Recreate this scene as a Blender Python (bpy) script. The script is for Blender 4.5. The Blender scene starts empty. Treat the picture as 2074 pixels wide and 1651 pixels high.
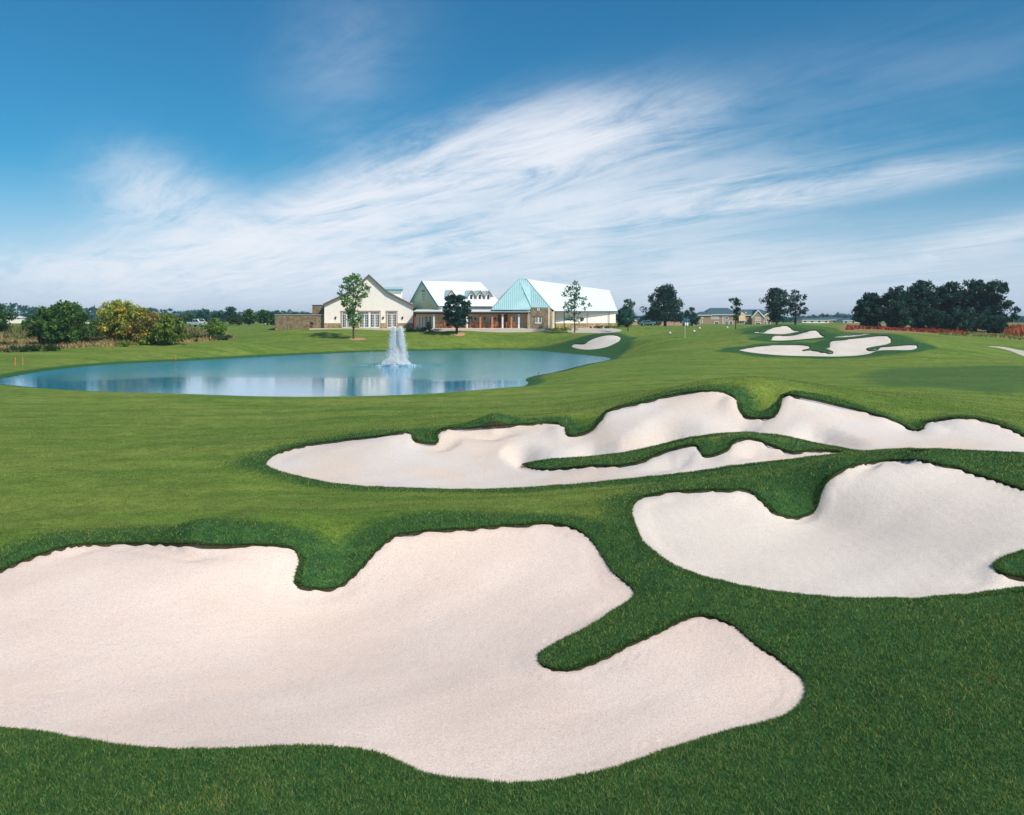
import bpy, math, random
import numpy as np
from mathutils import Vector

R = math.radians
rng = np.random.default_rng(7)
random.seed(7)
S = bpy.context.scene
COL = S.collection

# ------------------------------------------------------------------ camera, sky, sun, exposure
F, CX, HZ, ZC = 1900.0, 1037.0, 645.0, 5.0        # focal length, centre and horizon of the photograph, eye height
cam_d = bpy.data.cameras.new('camera'); cam = bpy.data.objects.new('camera', cam_d); COL.objects.link(cam)
cam.location = (0, 0, ZC); cam.rotation_euler = (R(90), 0, 0)
cam_d.sensor_width = 36; cam_d.lens = F / 2074 * 36; cam_d.shift_y = -180.5 / 2074
cam_d.clip_start = .1; cam_d.clip_end = 12000
S.camera = cam
SUN_AZ, SUN_EL = R(131), R(45)                    # azimuth clockwise from the view direction (+Y)
S.view_settings.view_transform = 'Standard'; S.view_settings.look = 'None'
S.view_settings.exposure = 0.35; S.view_settings.gamma = 1; S.view_settings.use_curve_mapping = False
S.cycles.use_denoising = True
S.cycles.max_bounces = 8; S.cycles.volume_bounces = 0; S.cycles.transparent_max_bounces = 8

class NT:
    """small node-tree helper"""
    def __init__(s, tree): s.t = tree; s.n = tree.nodes; s.l = tree.links
    def new(s, typ, **kw):
        n = s.n.new(typ)
        for k, v in kw.items(): setattr(n, k, v)
        return n
    def put(s, sock, v):
        if isinstance(v, bpy.types.NodeSocket): s.l.new(v, sock)
        elif isinstance(v, (tuple, list)) and len(v) == 3 and sock.type == 'RGBA': sock.default_value = (*v, 1)
        else: sock.default_value = v
    def m(s, op, a, b=0.0, c=None, clamp=False):
        n = s.new('ShaderNodeMath', operation=op, use_clamp=clamp)
        s.put(n.inputs[0], a); s.put(n.inputs[1], b)
        if c is not None: s.put(n.inputs[2], c)
        return n.outputs[0]
    def mix(s, f, a, b, blend='MIX'):
        n = s.new('ShaderNodeMix', data_type='RGBA', blend_type=blend)
        s.put(n.inputs[0], f); s.put(n.inputs[6], a); s.put(n.inputs[7], b)
        return n.outputs[2]
    def comb(s, x, y, z):
        n = s.new('ShaderNodeCombineXYZ')
        for i, v in enumerate((x, y, z)): s.put(n.inputs[i], v)
        return n.outputs[0]
    def noise(s, vec, scale, detail=4, rough=.55, dist=0.0):
        n = s.new('ShaderNodeTexNoise')
        if vec is not None: s.put(n.inputs['Vector'], vec)
        n.inputs['Scale'].default_value = scale; n.inputs['Detail'].default_value = detail
        n.inputs['Roughness'].default_value = rough; n.inputs['Distortion'].default_value = dist
        return n.outputs['Fac']
    def ramp(s, v, a, b, lo=0.0, hi=1.0):
        n = s.new('ShaderNodeMapRange', interpolation_type='SMOOTHSTEP')
        s.put(n.inputs[0], v)
        for i, q in enumerate((a, b, lo, hi)): n.inputs[i + 1].default_value = q
        return n.outputs[0]

world = bpy.data.worlds.new('World'); S.world = world; world.use_nodes = True
w = NT(world.node_tree); w.n.clear()
sky = w.new('ShaderNodeTexSky', sky_type='NISHITA', sun_disc=False, sun_elevation=SUN_EL, sun_rotation=SUN_AZ,
            air_density=1.0, dust_density=0.6, ozone_density=2.5, altitude=100)
tc = w.new('ShaderNodeTexCoord'); sp = w.new('ShaderNodeSeparateXYZ'); w.l.new(tc.outputs['Generated'], sp.inputs[0])
dx, dy, dz = sp.outputs
az = w.m('ARCTAN2', dx, dy); el = w.m('ARCSINE', dz)
zz = w.m('ADD', w.m('MAXIMUM', dz, 0.0), .07)
# wind-drawn cirrus: coordinates on a flat cloud deck, stretched along the wind and warped
ang = R(123)
pxn = w.m('DIVIDE', dx, zz); pyn = w.m('DIVIDE', dy, zz)
ca, sa = math.cos(ang), math.sin(ang)
pu = w.m('ADD', w.m('MULTIPLY', pxn, ca), w.m('MULTIPLY', pyn, sa))
pv = w.m('SUBTRACT', w.m('MULTIPLY', pyn, ca), w.m('MULTIPLY', pxn, sa))
deck = w.comb(w.m('MULTIPLY', pu, .42), w.m('MULTIPLY', pv, 1.0), 0.0)
n1 = w.noise(deck, 2.0, 11, .70, 1.0)
streak = w.comb(w.m('MULTIPLY', pu, .16), w.m('MULTIPLY', pv, 2.0), 3.7)
n2 = w.noise(streak, 2.2, 8, .65, .6)
n3 = w.noise(w.comb(az, w.m('MULTIPLY', el, 1.6), 1.3), 5.0, 6, .6, .5)
def blob(px, py, sx, sy, rot, amp):
    """a patch of denser cirrus in a given compass direction and elevation"""
    a0 = math.atan((px - CX) / F); e0 = math.atan((HZ - py) / F * math.cos(a0))
    c, s_ = math.cos(R(rot)), math.sin(R(rot))
    da = w.m('SUBTRACT', az, a0); de = w.m('SUBTRACT', el, e0)
    u_ = w.m('DIVIDE', w.m('ADD', w.m('MULTIPLY', da, c), w.m('MULTIPLY', de, s_)), sx / F)
    v_ = w.m('DIVIDE', w.m('SUBTRACT', w.m('MULTIPLY', de, c), w.m('MULTIPLY', da, s_)), sy / F)
    r2 = w.m('ADD', w.m('MULTIPLY', u_, u_), w.m('MULTIPLY', v_, v_))
    return w.m('MULTIPLY', w.m('EXPONENT', w.m('MULTIPLY', r2, -1.0)), amp)
blobs = [(1150, 290, 215, 66, 6, .88), (900, 372, 330, 80, 17, .85), (640, 440, 240, 50, 25, .55), (1200, 420, 420, 60, 8, .55),
         (330, 410, 110, 70, -20, .55), (400, 500, 230, 45, 8, .50), (1650, 385, 300, 24, 6, .55), (1960, 490, 200, 24, 12, .40),
         (900, 545, 650, 50, 3, .50), (130, 545, 180, 25, 2, .38), (700, 120, 150, 120, 50, .09), (1500, 570, 500, 40, 3, .38),
         (1800, 150, 400, 80, 5, .05), (560, 560, 300, 22, 4, .3), (1050, 490, 350, 26, 6, .3)]
tot = None
for b_ in blobs:
    o_ = blob(*b_); tot = o_ if tot is None else w.m('ADD', tot, o_)
# elsewhere in the sky the same thin cirrus goes on at random
rest = w.m('MULTIPLY', w.ramp(w.noise(w.comb(dx, dy, dz), 2.1, 3), .5, .75), w.ramp(w.m('ABSOLUTE', az), .62, 1.0))
tot = w.m('ADD', tot, w.m('MULTIPLY', rest, .6))
tex = w.m('ADD', w.m('MULTIPLY', n1, .66), w.m('ADD', w.m('MULTIPLY', n2, .34), w.m('MULTIPLY', n3, .36)))
dens = w.m('MULTIPLY', tot, w.ramp(tex, .48, .92, .08, 2.1))
dens = w.m('SUBTRACT', 1.0, w.m('EXPONENT', w.m('MULTIPLY', dens, -1.35)))
# sky blue, hazier towards the horizon
hz = w.ramp(el, -.01, .17, .72, 0.0)
skyc = w.mix(1.0, sky.outputs[0], (.155, .55, .70), 'MULTIPLY')
skyc = w.mix(hz, skyc, (5.6, 5.75, 7.3))
skyc = w.mix(w.m('MINIMUM', dens, .93), skyc, (6.3, 6.5, 7.0))
bg = w.new('ShaderNodeBackground'); w.l.new(skyc, bg.inputs[0]); bg.inputs[1].default_value = .11
wo = w.new('ShaderNodeOutputWorld'); w.l.new(bg.outputs[0], wo.inputs[0])

sun_d = bpy.data.lights.new('sun', 'SUN'); sun = bpy.data.objects.new('sun', sun_d); COL.objects.link(sun)
sun_d.energy = 3.7; sun_d.angle = R(3); sun_d.color = (1.0, .92, .80)
sdir = Vector((math.sin(SUN_AZ) * math.cos(SUN_EL), math.cos(SUN_AZ) * math.cos(SUN_EL), math.sin(SUN_EL)))
sun.rotation_euler = sdir.to_track_quat('Z', 'Y').to_euler()

# ------------------------------------------------------------------ materials
def mat(name, color, rough=.8, spec=.3, metal=0.0, var=0.0, vscale=3.0, bump=0.0, bscale=30.0, color2=None, attr=None, translucent=0.0, c2amt=1.0):
    m_ = bpy.data.materials.new(name); m_.use_nodes = True
    t = NT(m_.node_tree); p = t.n['Principled BSDF']; out = t.n['Material Output']
    p.inputs['Roughness'].default_value = rough; p.inputs['Specular IOR Level'].default_value = spec; p.inputs['Metallic'].default_value = metal
    co = t.new('ShaderNodeTexCoord').outputs['Object']
    c = color
    if color2 is not None:
        c = t.mix(t.m('MULTIPLY', t.ramp(t.noise(co, vscale, 5), .35, .65), c2amt), color, color2)
    if attr:
        a = t.new('ShaderNodeAttribute', attribute_name=attr); c = a.outputs['Color']
    if var:
        v = t.noise(co, vscale * 2.3, 6, .6)
        c = t.mix(1.0, c, t.comb(*[t.ramp(v, .25, .75, 1 - var, 1 + var)] * 3), 'MULTIPLY')
    t.put(p.inputs['Base Color'], c)
    if bump:
        b = t.new('ShaderNodeBump'); b.inputs['Strength'].default_value = bump; b.inputs['Distance'].default_value = .02
        t.l.new(t.noise(co, bscale, 5), b.inputs['Height']); t.l.new(b.outputs[0], p.inputs['Normal'])
    if translucent:
        tr = t.new('ShaderNodeBsdfTranslucent'); t.put(tr.inputs[0], c)
        mx = t.new('ShaderNodeMixShader'); mx.inputs[0].default_value = translucent
        t.l.new(p.outputs[0], mx.inputs[1]); t.l.new(tr.outputs[0], mx.inputs[2]); t.l.new(mx.outputs[0], out.inputs[0])
    return m_

M = dict(
    stucco=mat('stucco', (.88, .80, .73), .9, .2, var=.04, vscale=.5),
    sage=mat('sage_siding', (.50, .52, .36), .85, .2, var=.05, vscale=.6),
    tan=mat('tan_stucco', (.85, .63, .40), .9, .2, var=.06, vscale=.7),
    white=mat('white_paint', (.80, .80, .78), .6, .3),
    trim=mat('brown_trim', (.16, .10, .08), .7, .3, var=.1),
    redwood=mat('red_wood', (.30, .08, .05), .7, .3, var=.12),
    orange_wood=mat('orange_wood', (.62, .24, .10), .6, .3, var=.12),
    lintel=mat('tan_wood', (.42, .27, .17), .7, .3, var=.1),
    roof_w=mat('white_metal_roof', (.74, .80, .78), .45, .5, var=.03, vscale=.3),
    roof_t=mat('teal_metal_roof', (.45, .69, .70), .45, .5, var=.05, vscale=.3),
    seam=mat('metal_seam', (.26, .46, .50), .5, .4),
    gutter=mat('dark_gutter', (.06, .13, .15), .5, .4),
    slate=mat('slate_roof', (.055, .11, .14), .7, .3, var=.15, vscale=.8),
    glass=mat('window_glass', (.02, .035, .045), .08, .6),
    stone=mat('brown_stone', (.32, .24, .15), .9, .2, color2=(.18, .13, .085), vscale=1.7, var=.25, bump=.6, bscale=5),
    stone2=mat('tan_stone', (.46, .31, .16), .9, .2, color2=(.25, .16, .09), vscale=1.9, var=.25, bump=.6, bscale=5),
    cap=mat('stone_cap', (.40, .42, .33), .8, .2, var=.1),
    concrete=mat('concrete', (.66, .57, .50), .9, .2, var=.06, vscale=.6),
    paleconc=mat('pale_path', (.48, .44, .38), .9, .2, var=.08, vscale=.5),
    brickpale=mat('buff_brick', (.36, .25, .155), .9, .2, var=.12, vscale=2),
    pinkwall=mat('pink_brick', (.52, .32, .24), .9, .2, var=.12, vscale=1),
    terracotta=mat('terracotta', (.45, .13, .06), .8, .2, var=.1),
    bark=mat('bark', (.07, .05, .04), .9, .1, var=.3, vscale=4),
    palebark=mat('pale_bark', (.17, .13, .10), .9, .1, var=.3, vscale=4),
    leaf=mat('leaf', (.05, .1, .03), .55, .25, attr='col', translucent=.42),
    dry=mat('dry_stem', (.3, .2, .1), .9, .1, attr='col', translucent=.2),
    blade=mat('grass_blade', (.05, .1, .03), .6, .2, attr='col', translucent=.30),
    soil_shade=mat('lip_soil_shade', (.045, .042, .02), .95, .1, var=.4, vscale=8),  # soil, darkened so its colour carries the shadow of the turf edge
    mulch=mat('mulch', (.42, .27, .15), .95, .1, var=.2, vscale=3),
    stake_o=mat('orange_paint', (.62, .22, .08), .6, .3),
    stake_r=mat('red_paint', (.55, .04, .03), .5, .3),
    carpaint=mat('white_car_paint', (.75, .78, .80), .25, .5),
    carblue=mat('teal_car_paint', (.05, .16, .20), .3, .5),
    rubber=mat('rubber', (.02, .02, .02), .9, .2),
    chrome=mat('hub_metal', (.55, .55, .55), .35, .5, metal=.8),
    redlight=mat('red_lens', (.4, .02, .02), .2, .5),
    lampblack=mat('black_metal', (.03, .025, .02), .5, .4),
    drop=mat('white_spray', (.92, .95, .97), .5, .4, translucent=.45),
)

# ------------------------------------------------------------------ object helpers
def tag(o, label=None, cat=None, group=None, kind=None):
    if label: o['label'] = label
    if cat: o['category'] = cat
    if group: o['group'] = group
    if kind: o['kind'] = kind
    return o
def empty(name, loc, rz=0.0, **kw):
    o = bpy.data.objects.new(name, None); COL.objects.link(o); o.location = loc; o.rotation_euler = (0, 0, rz)
    o.empty_display_size = .3
    return tag(o, **kw)
def link_mesh(name, me, m_, parent=None, **kw):
    o = bpy.data.objects.new(name, me); COL.objects.link(o)
    if m_ is not None: me.materials.append(m_)
    if parent is not None: o.parent = parent
    return tag(o, **kw)
def np_mesh(name, V, T, smooth=True, attrs=None):
    """triangles (or quads) from numpy arrays; attrs: name -> (n,) floats or (n,3) colours per vertex"""
    me = bpy.data.meshes.new(name); V = np.asarray(V, np.float32); T = np.asarray(T, np.int32); k = T.shape[1]
    me.vertices.add(len(V)); me.vertices.foreach_set('co', V[:, :3].ravel())
    me.loops.add(T.size); me.loops.foreach_set('vertex_index', T.ravel())
    me.polygons.add(len(T)); me.polygons.foreach_set('loop_start', np.arange(0, T.size, k, dtype=np.int32))
    me.polygons.foreach_set('loop_total', np.full(len(T), k, np.int32))
    me.polygons.foreach_set('use_smooth', np.full(len(T), smooth, bool))
    for nm, a in (attrs or {}).items():
        a = np.asarray(a, np.float32)
        if a.ndim == 1:
            at = me.attributes.new(nm, 'FLOAT', 'POINT'); at.data.foreach_set('value', a)
        else:
            at = me.attributes.new(nm, 'FLOAT_COLOR', 'POINT')
            at.data.foreach_set('color', np.hstack([a, np.ones((len(a), 1), np.float32)]).ravel())
    me.update(calc_edges=True)
    return me
class MB:
    def __init__(s): s.v = []; s.f = []
    def poly(s, pts):
        b = len(s.v); s.v += [tuple(p) for p in pts]; s.f.append(tuple(range(b, b + len(pts))))
    def hexa(s, p):                              # 8 points: bottom ring 0-3, top ring 4-7
        b = len(s.v); s.v += [tuple(q) for q in p]
        s.f += [tuple(b + i for i in q) for q in ((3, 2, 1, 0), (4, 5, 6, 7), (0, 1, 5, 4), (1, 2, 6, 5), (2, 3, 7, 6), (3, 0, 4, 7))]
        return s
    def box(s, x0, x1, y0, y1, z0, z1):
        return s.hexa([(x0, y0, z0), (x1, y0, z0), (x1, y1, z0), (x0, y1, z0), (x0, y0, z1), (x1, y0, z1), (x1, y1, z1), (x0, y1, z1)])
    def prism(s, ring, y0, y1):                  # outline in x,z pushed along y
        n = len(ring); b = len(s.v)
        s.v += [(x, y0, z) for x, z in ring] + [(x, y1, z) for x, z in ring]
        s.f.append(tuple(b + i for i in range(n))); s.f.append(tuple(b + n + i for i in reversed(range(n))))
        for i in range(n): j = (i + 1) % n; s.f.append((b + j, b + i, b + n + i, b + n + j))
        return s
    def slab(s, pts, t):                         # polygon thickened downwards
        n = len(pts); b = len(s.v)
        s.v += [tuple(p) for p in pts] + [(p[0], p[1], p[2] - t) for p in pts]
        s.f.append(tuple(b + i for i in range(n))); s.f.append(tuple(b + n + i for i in reversed(range(n))))
        for i in range(n): j = (i + 1) % n; s.f.append((b + j, b + i, b + n + i, b + n + j))
        return s
    def tube(s, pts, rad, n=6, cap=True):
        pts = [Vector(p) for p in pts]; b0 = len(s.v); rings = []
        for i, p in enumerate(pts):
            d = (pts[min(i + 1, len(pts) - 1)] - pts[max(i - 1, 0)]).normalized()
            a = d.orthogonal().normalized(); c = d.cross(a); r = rad[i] if isinstance(rad, (list, tuple)) else rad
            rings.append(len(s.v))
            for k in range(n):
                t = 2 * math.pi * k / n; s.v.append(tuple(p + a * (math.cos(t) * r) + c * (math.sin(t) * r)))
        for q in range(len(pts) - 1):
            for k in range(n):
                k2 = (k + 1) % n; s.f.append((rings[q] + k, rings[q] + k2, rings[q + 1] + k2, rings[q + 1] + k))
        if cap:
            s.f.append(tuple(rings[0] + k for k in reversed(range(n)))); s.f.append(tuple(rings[-1] + k for k in range(n)))
        return s
    def bar(s, a, b, wd, up=(0, 0, 1)):          # square bar from a to b
        return s.tube([a, b], wd * .7, 4)
    def lathe(s, prof, n=10, c=(0, 0)):
        b = len(s.v)
        for r, z in prof:
            for k in range(n):
                t = 2 * math.pi * k / n; s.v.append((c[0] + r * math.cos(t), c[1] + r * math.sin(t), z))
        for i in range(len(prof) - 1):
            for k in range(n):
                k2 = (k + 1) % n; s.f.append((b + i * n + k, b + i * n + k2, b + (i + 1) * n + k2, b + (i + 1) * n + k))
        s.f.append(tuple(b + k for k in reversed(range(n)))); s.f.append(tuple(b + (len(prof) - 1) * n + k for k in range(n)))
        return s
    def build(s, name, m_, parent=None, smooth=False, **kw):
        me = bpy.data.meshes.new(name); me.from_pydata(s.v, [], s.f)
        if smooth: me.polygons.foreach_set('use_smooth', [True] * len(me.polygons))
        me.update()
        return link_mesh(name, me, m_, parent, **kw)
def copy_thing(o, parent=None):
    c = o.copy(); COL.objects.link(c)
    if parent is not None: c.parent = parent
    for ch in list(o.children): copy_thing(ch, c)
    return c

# ------------------------------------------------------------------ terrain
CP = []          # control points of the ground: (X, Y, z)
def c_d(px, py, D): CP.append(((px - CX) * D / F, D, ZC - (py - HZ) * D / F))
def c_z(px, py, z): D = (ZC - z) * F / (py - HZ); CP.append(((px - CX) * D / F, D, z))
def c_x(px, D, z): CP.append(((px - CX) * D / F, D, z))
for q in [(0,1651,0),(500,1651,.05),(1037,1645,0),(1600,1651,.1),(2074,1651,.3),(-300,1651,0),(2400,1651,.4),
          (0,1475,-.05),(300,1515,0),(600,1510,.05),(800,1560,0),(1050,1587,0),(1300,1530,.05),(1550,1460,.1),(1635,1390,.15),
          (1900,1450,.35),(1900,1300,.45),(2200,1300,.6),(1700,1270,.45),(1500,1235,.4),(-250,1450,0),(300,1300,0),(800,1350,0),(1300,1400,.05),
          (-250,1200,.3),(0,1155,.45),(140,1105,.7),(400,1098,.78),(590,1103,.7),(650,1190,.05),(695,1185,.05),(790,1090,.68),(900,1072,.78),
          (1150,1061,.75),(1215,1110,.55),(1290,1198,.28),(1100,1340,.03),(1250,1270,.25),(1200,1330,.08),(400,1180,.12),(950,1180,.1),(200,1180,.12),
          (1260,1060,.85),(1330,1150,.55),(1278,1028,.9),(1400,1168,.5),(1600,1207,.42),(1850,1214,.45),(2074,1190,.5),(2300,1150,.7),
          (1330,1000,1.0),(1500,990,1.08),(1560,1030,.75),(1605,1046,.5),(1650,1032,.6),(1682,965,1.3),(1750,937,1.5),(1850,930,1.6),(1950,947,1.5),
          (2074,990,1.3),(2200,1020,1.2),(2040,1145,.75),(2150,1140,.9),(1500,1090,.55),(1800,1080,.55),(1950,1100,.55),(1800,980,.95),
          (1850,913,1.62),(2074,925,1.55),(2300,950,1.4),(1700,927,1.35),(1500,968,1.05),(1300,988,.8),(1000,1020,.65),(700,1030,.55),(400,1060,.75),(150,1070,.65),
          (540,940,.55),(620,968,.42),(700,983,.36),(900,993,.3),(1100,986,.38),(1250,973,.5),(1400,958,.68),(1550,938,.92),(1700,919,1.16),
          (700,940,.3),(900,940,.2),(1000,930,.2),(850,960,.2),
          (600,905,.7),(700,890,.9),(830,877,1.1),(862,895,.75),(893,870,1.2),(1000,862,1.3),(1130,857,1.4),(1160,881,.9),(1192,872,1.05)]:
    c_z(*q)
for q in [(1230,833,32),(1300,814,32.4),(1430,790,32.8),(1490,803,32.2),(1510,842,32.6),(1540,846,32.5),(1578,840,32.6),(1587,798,32.3),(1700,820,31.6),
          (1800,845,31),(1848,869,30.8),(1872,858,30.7),(1950,846,30.7),(2040,865,30.2),(2120,890,29.8),(2300,910,29),
          (1900,909,26.4),(2074,917,26.2),(2300,940,26),(1066,940,30.4),(1110,933,29.6),(1200,928,28.7),(1350,905,28.6),(1500,876,28.8),(1600,889,28.2),(1735,914,26.8),
          (1150,948,28.3),(1250,940,27.7),(1400,903,27.6),(1440,920,27.2),(1490,890,27.5),(1610,916,27.1),
          (1350,900,30.4),(1200,915,30.6),(1500,882,30.3),(1650,893,29.6),(1800,898,28.5),(1950,896,28),(2074,900,27.8),
          (1450,785,34),(1300,806,34),(1540,792,34),(1640,800,34),(1750,818,33.4),(1900,838,33),(2074,860,32.4),(1150,842,36),(950,850,36),(750,868,36),(600,885,35),
          (1450,778,46),(1700,790,46),(1300,795,44),(1900,805,44),(2074,830,42),(2400,860,40),(1100,815,48),(800,822,48),(950,859,34),(1050,853,34.5),(872,866,33.6),(1000,842,40),(1120,836,41),(1180,843,36),(800,870,34.5),(700,876,34.5)]:
    c_d(*q)
for q in [(0,1040,.45),(200,1000,.45),(400,950,.45),(0,920,.4),(300,880,.35),(-300,1000,.5),(-300,850,.4),(0,830,.3),(500,860,.3),(250,815,.2),(550,815,.1),(850,808,.1)]:
    c_z(*q)
for q in [(1500,760,68),(1800,765,66),(2074,785,58),(2300,800,58),(2074,750,75),(1400,732,88),(1700,742,82),(1300,750,74),(1150,778,64),(1900,735,85),(2200,740,85),
          (1250,722,105),(1320,712,105),(1340,695,118),
          (1500,710,98),(1400,708,104),(1650,723,94.5),(1780,713,96),(1860,705,96.5),(1540,717,96),(1600,697.5,102.5),(1540,700,101.5),(1642,702,102),(1690,702,100),(1682,691,103),
          (1757,681,104.5),(1800,679.5,104),(1808,692,101),(1850,697,99.5),(1757,707,99),(1700,712,97.5),
          (1750,676,108),(1820,677.5,107),(1900,690,104),(1960,702,104),(2040,716,104),(2200,730,104),(1700,682,107.5),(1600,692,107),
          (1556,688,110),(1670,682,110.5),(1620,686,110.5),(1565,680,113),(1646,668,115),(1665,677,113),(1605,678,114),(1680,668,118),(1650,665.5,118),(1720,672,116),
          (1525,673,120),(1549,675,119.5),(1590,677,119),(1625,670,121.5),(1585,659,125),(1555,667,123),(1600,661,125),(1585,656.5,128),(1640,662,126),(1520,668,124),(1500,680,114),
          (1387,684,120),(1300,688,122),(1450,686,118),(1480,676,125),(1400,672,140),(1300,670,148),(1490,667,138),
          (1158,702,126),(1200,708,124),(1232,702,127),(1256,688,132),(1230,678,137),(1205,684,134),(1187,694,130),(1235,674,141),(1270,680,138),(1200,677,145),(1170,688,136),(1290,690,128),
          (1150,682,150),(1100,690,149),(1000,692,150),(850,692,150),(716,686,150),(600,692,148),(450,697,146),(925,673,156),(1168,674,155),(1272,675,158),(1000,673,160),(1100,671,160),
          (600,666,164),(747,667,163),(850,669,162),(500,664,176),(400,662,210),(1260,664,172),(1350,662,200),(1500,662,220),(1600,660,210),(1750,668,160),(1850,670,158),(2000,674,150),(2074,680,145),(2300,690,140),
          (2074,697,120),(1950,690,118),(0,715,112),(130,706,118),(300,698,125),(430,688,135),(125,697,125),(250,690,132),(0,690,135),(-300,720,112),(-300,690,140),
          (0,655,250),(200,657,250),(100,668,170),(300,668,170)]:
    c_d(*q)
for px in (-500, 0, 500, 1000, 1500, 2074, 2500):
    c_x(px, 320, 3.0); c_x(px, 600, 3.0); c_x(px, 1500, 3.0)
CP = np.array(CP)
_cu, _cv, _cz = CP[:, 0] / CP[:, 1] * 1.0, np.log(CP[:, 1]) * .8, CP[:, 2]
def _k(r2): return np.where(r2 > 1e-12, .5 * r2 * np.log(np.maximum(r2, 1e-12)), 0)
_n = len(CP)
_A = np.zeros((_n + 3, _n + 3)); _r2 = (_cu[:, None] - _cu) ** 2 + (_cv[:, None] - _cv) ** 2
_A[:_n, :_n] = _k(_r2) - np.eye(_n) * 4e-5 * -1
_P = np.stack([np.ones(_n), _cu, _cv], 1); _A[:_n, _n:] = _P; _A[_n:, :_n] = _P.T
_sol = np.linalg.solve(_A, np.concatenate([_cz, np.zeros(3)]))
def base_z(X, Y):
    X = np.asarray(X, float); Y = np.asarray(Y, float); sh = X.shape
    u = np.clip((X / np.maximum(Y, .1)).ravel(), -.72, .72); v = np.log(np.clip(Y.ravel(), 8.5, 1500)) * .8
    out = np.empty(len(u))
    for i in range(0, len(u), 20000):
        uu, vv = u[i:i + 20000], v[i:i + 20000]
        out[i:i + 20000] = _k((uu[:, None] - _cu) ** 2 + (vv[:, None] - _cv) ** 2) @ _sol[:_n] + _sol[_n] + _sol[_n + 1] * uu + _sol[_n + 2] * vv
    # low, irregular swells of the turf
    X1, Y1 = X.ravel(), Y.ravel(); far = np.clip((Y1 - 60) / 80, 0, 1)
    out += (.018 * np.sin(X1 * 1.3 + np.sin(Y1 * .7) * 1.5) * np.sin(Y1 * 1.1 + X1 * .35) * (1 - far)
            + .10 * far * np.sin(X1 * .23 + 1.7 * np.sin(Y1 * .11)) * np.sin(Y1 * .19 + X1 * .05))
    return out.reshape(sh)
def spline(pts, closed=True, step=7.0):
    P = np.array(pts, float); n = len(P); out = []
    for i in range(n if closed else n - 1):
        p0, p1, p2, p3 = (P[(i - 1) % n], P[i], P[(i + 1) % n], P[(i + 2) % n]) if closed else (P[max(i - 1, 0)], P[i], P[i + 1], P[min(i + 2, n - 1)])
        m = max(2, int(np.linalg.norm(p2 - p1) / step))
        # centripetal-ish tangents keep the corners from overshooting
        a, b = np.linalg.norm(p1 - p0) ** .5 + 1e-6, np.linalg.norm(p2 - p1) ** .5 + 1e-6; c = np.linalg.norm(p3 - p2) ** .5 + 1e-6
        t1 = b * ((p1 - p0) / a - (p2 - p0) / (a + b) + (p2 - p1) / b); t2 = b * ((p2 - p1) / b - (p3 - p1) / (b + c) + (p3 - p2) / c)
        for k in range(m):
            t = k / m; t2_, t3_ = t * t, t * t * t
            out.append((2 * t3_ - 3 * t2_ + 1) * p1 + (t3_ - 2 * t2_ + t) * t1 + (-2 * t3_ + 3 * t2_) * p2 + (t3_ - t2_) * t2)
    return np.array(out)
_Ds = np.exp(np.linspace(math.log(7), math.log(420), 700))
def hit(px, py, ground=base_z):
    """where the line of sight through a pixel first meets the ground"""
    px = np.atleast_1d(np.asarray(px, float)); py = np.atleast_1d(np.asarray(py, float)); out = np.zeros((len(px), 2))
    for i in range(len(px)):
        u = (px[i] - CX) / F; zr = ZC - (py[i] - HZ) / F * _Ds; g = ground(u * _Ds, _Ds)
        below = np.nonzero(zr < g)[0]
        k = below[0] if len(below) else len(_Ds) - 1
        if k > 0 and len(below):
            a, b = zr[k - 1] - g[k - 1], zr[k] - g[k]; D = _Ds[k - 1] + (_Ds[k] - _Ds[k - 1]) * a / (a - b)
        else: D = _Ds[k]
        out[i] = (u * D, D)
    return out
def sdist(X, Y, poly, margin=6.0):
    """signed distance to a closed outline, positive inside, cut off at -margin"""
    s = np.full(X.shape, -margin); lo, hi = poly.min(0) - margin, poly.max(0) + margin
    m = (X > lo[0]) & (X < hi[0]) & (Y > lo[1]) & (Y < hi[1]); idx = np.nonzero(m.ravel())[0]
    xs, ys = X.ravel()[idx], Y.ravel()[idx]; a = poly; b = np.roll(poly, -1, 0); out = np.empty(len(idx))
    for i in range(0, len(idx), 4000):
        x, y = xs[i:i + 4000, None], ys[i:i + 4000, None]; dx_, dy_ = (b - a).T; L = dx_ ** 2 + dy_ ** 2 + 1e-12
        t = np.clip(((x - a[:, 0]) * dx_ + (y - a[:, 1]) * dy_) / L, 0, 1)
        d = np.sqrt(((x - a[:, 0] - t * dx_) ** 2 + (y - a[:, 1] - t * dy_) ** 2).min(1))
        cr = ((a[:, 1] > y) != (b[:, 1] > y)) & (x < (b[:, 0] - a[:, 0]) * (y - a[:, 1]) / (b[:, 1] - a[:, 1] + 1e-12) + a[:, 0])
        out[i:i + 4000] = np.where(cr.sum(1) % 2 == 1, d, -d)
    s.ravel()[idx] = np.maximum(out, -margin)
    return s
def smooth01(t): t = np.clip(t, 0, 1); return t * t * (3 - 2 * t)

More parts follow.
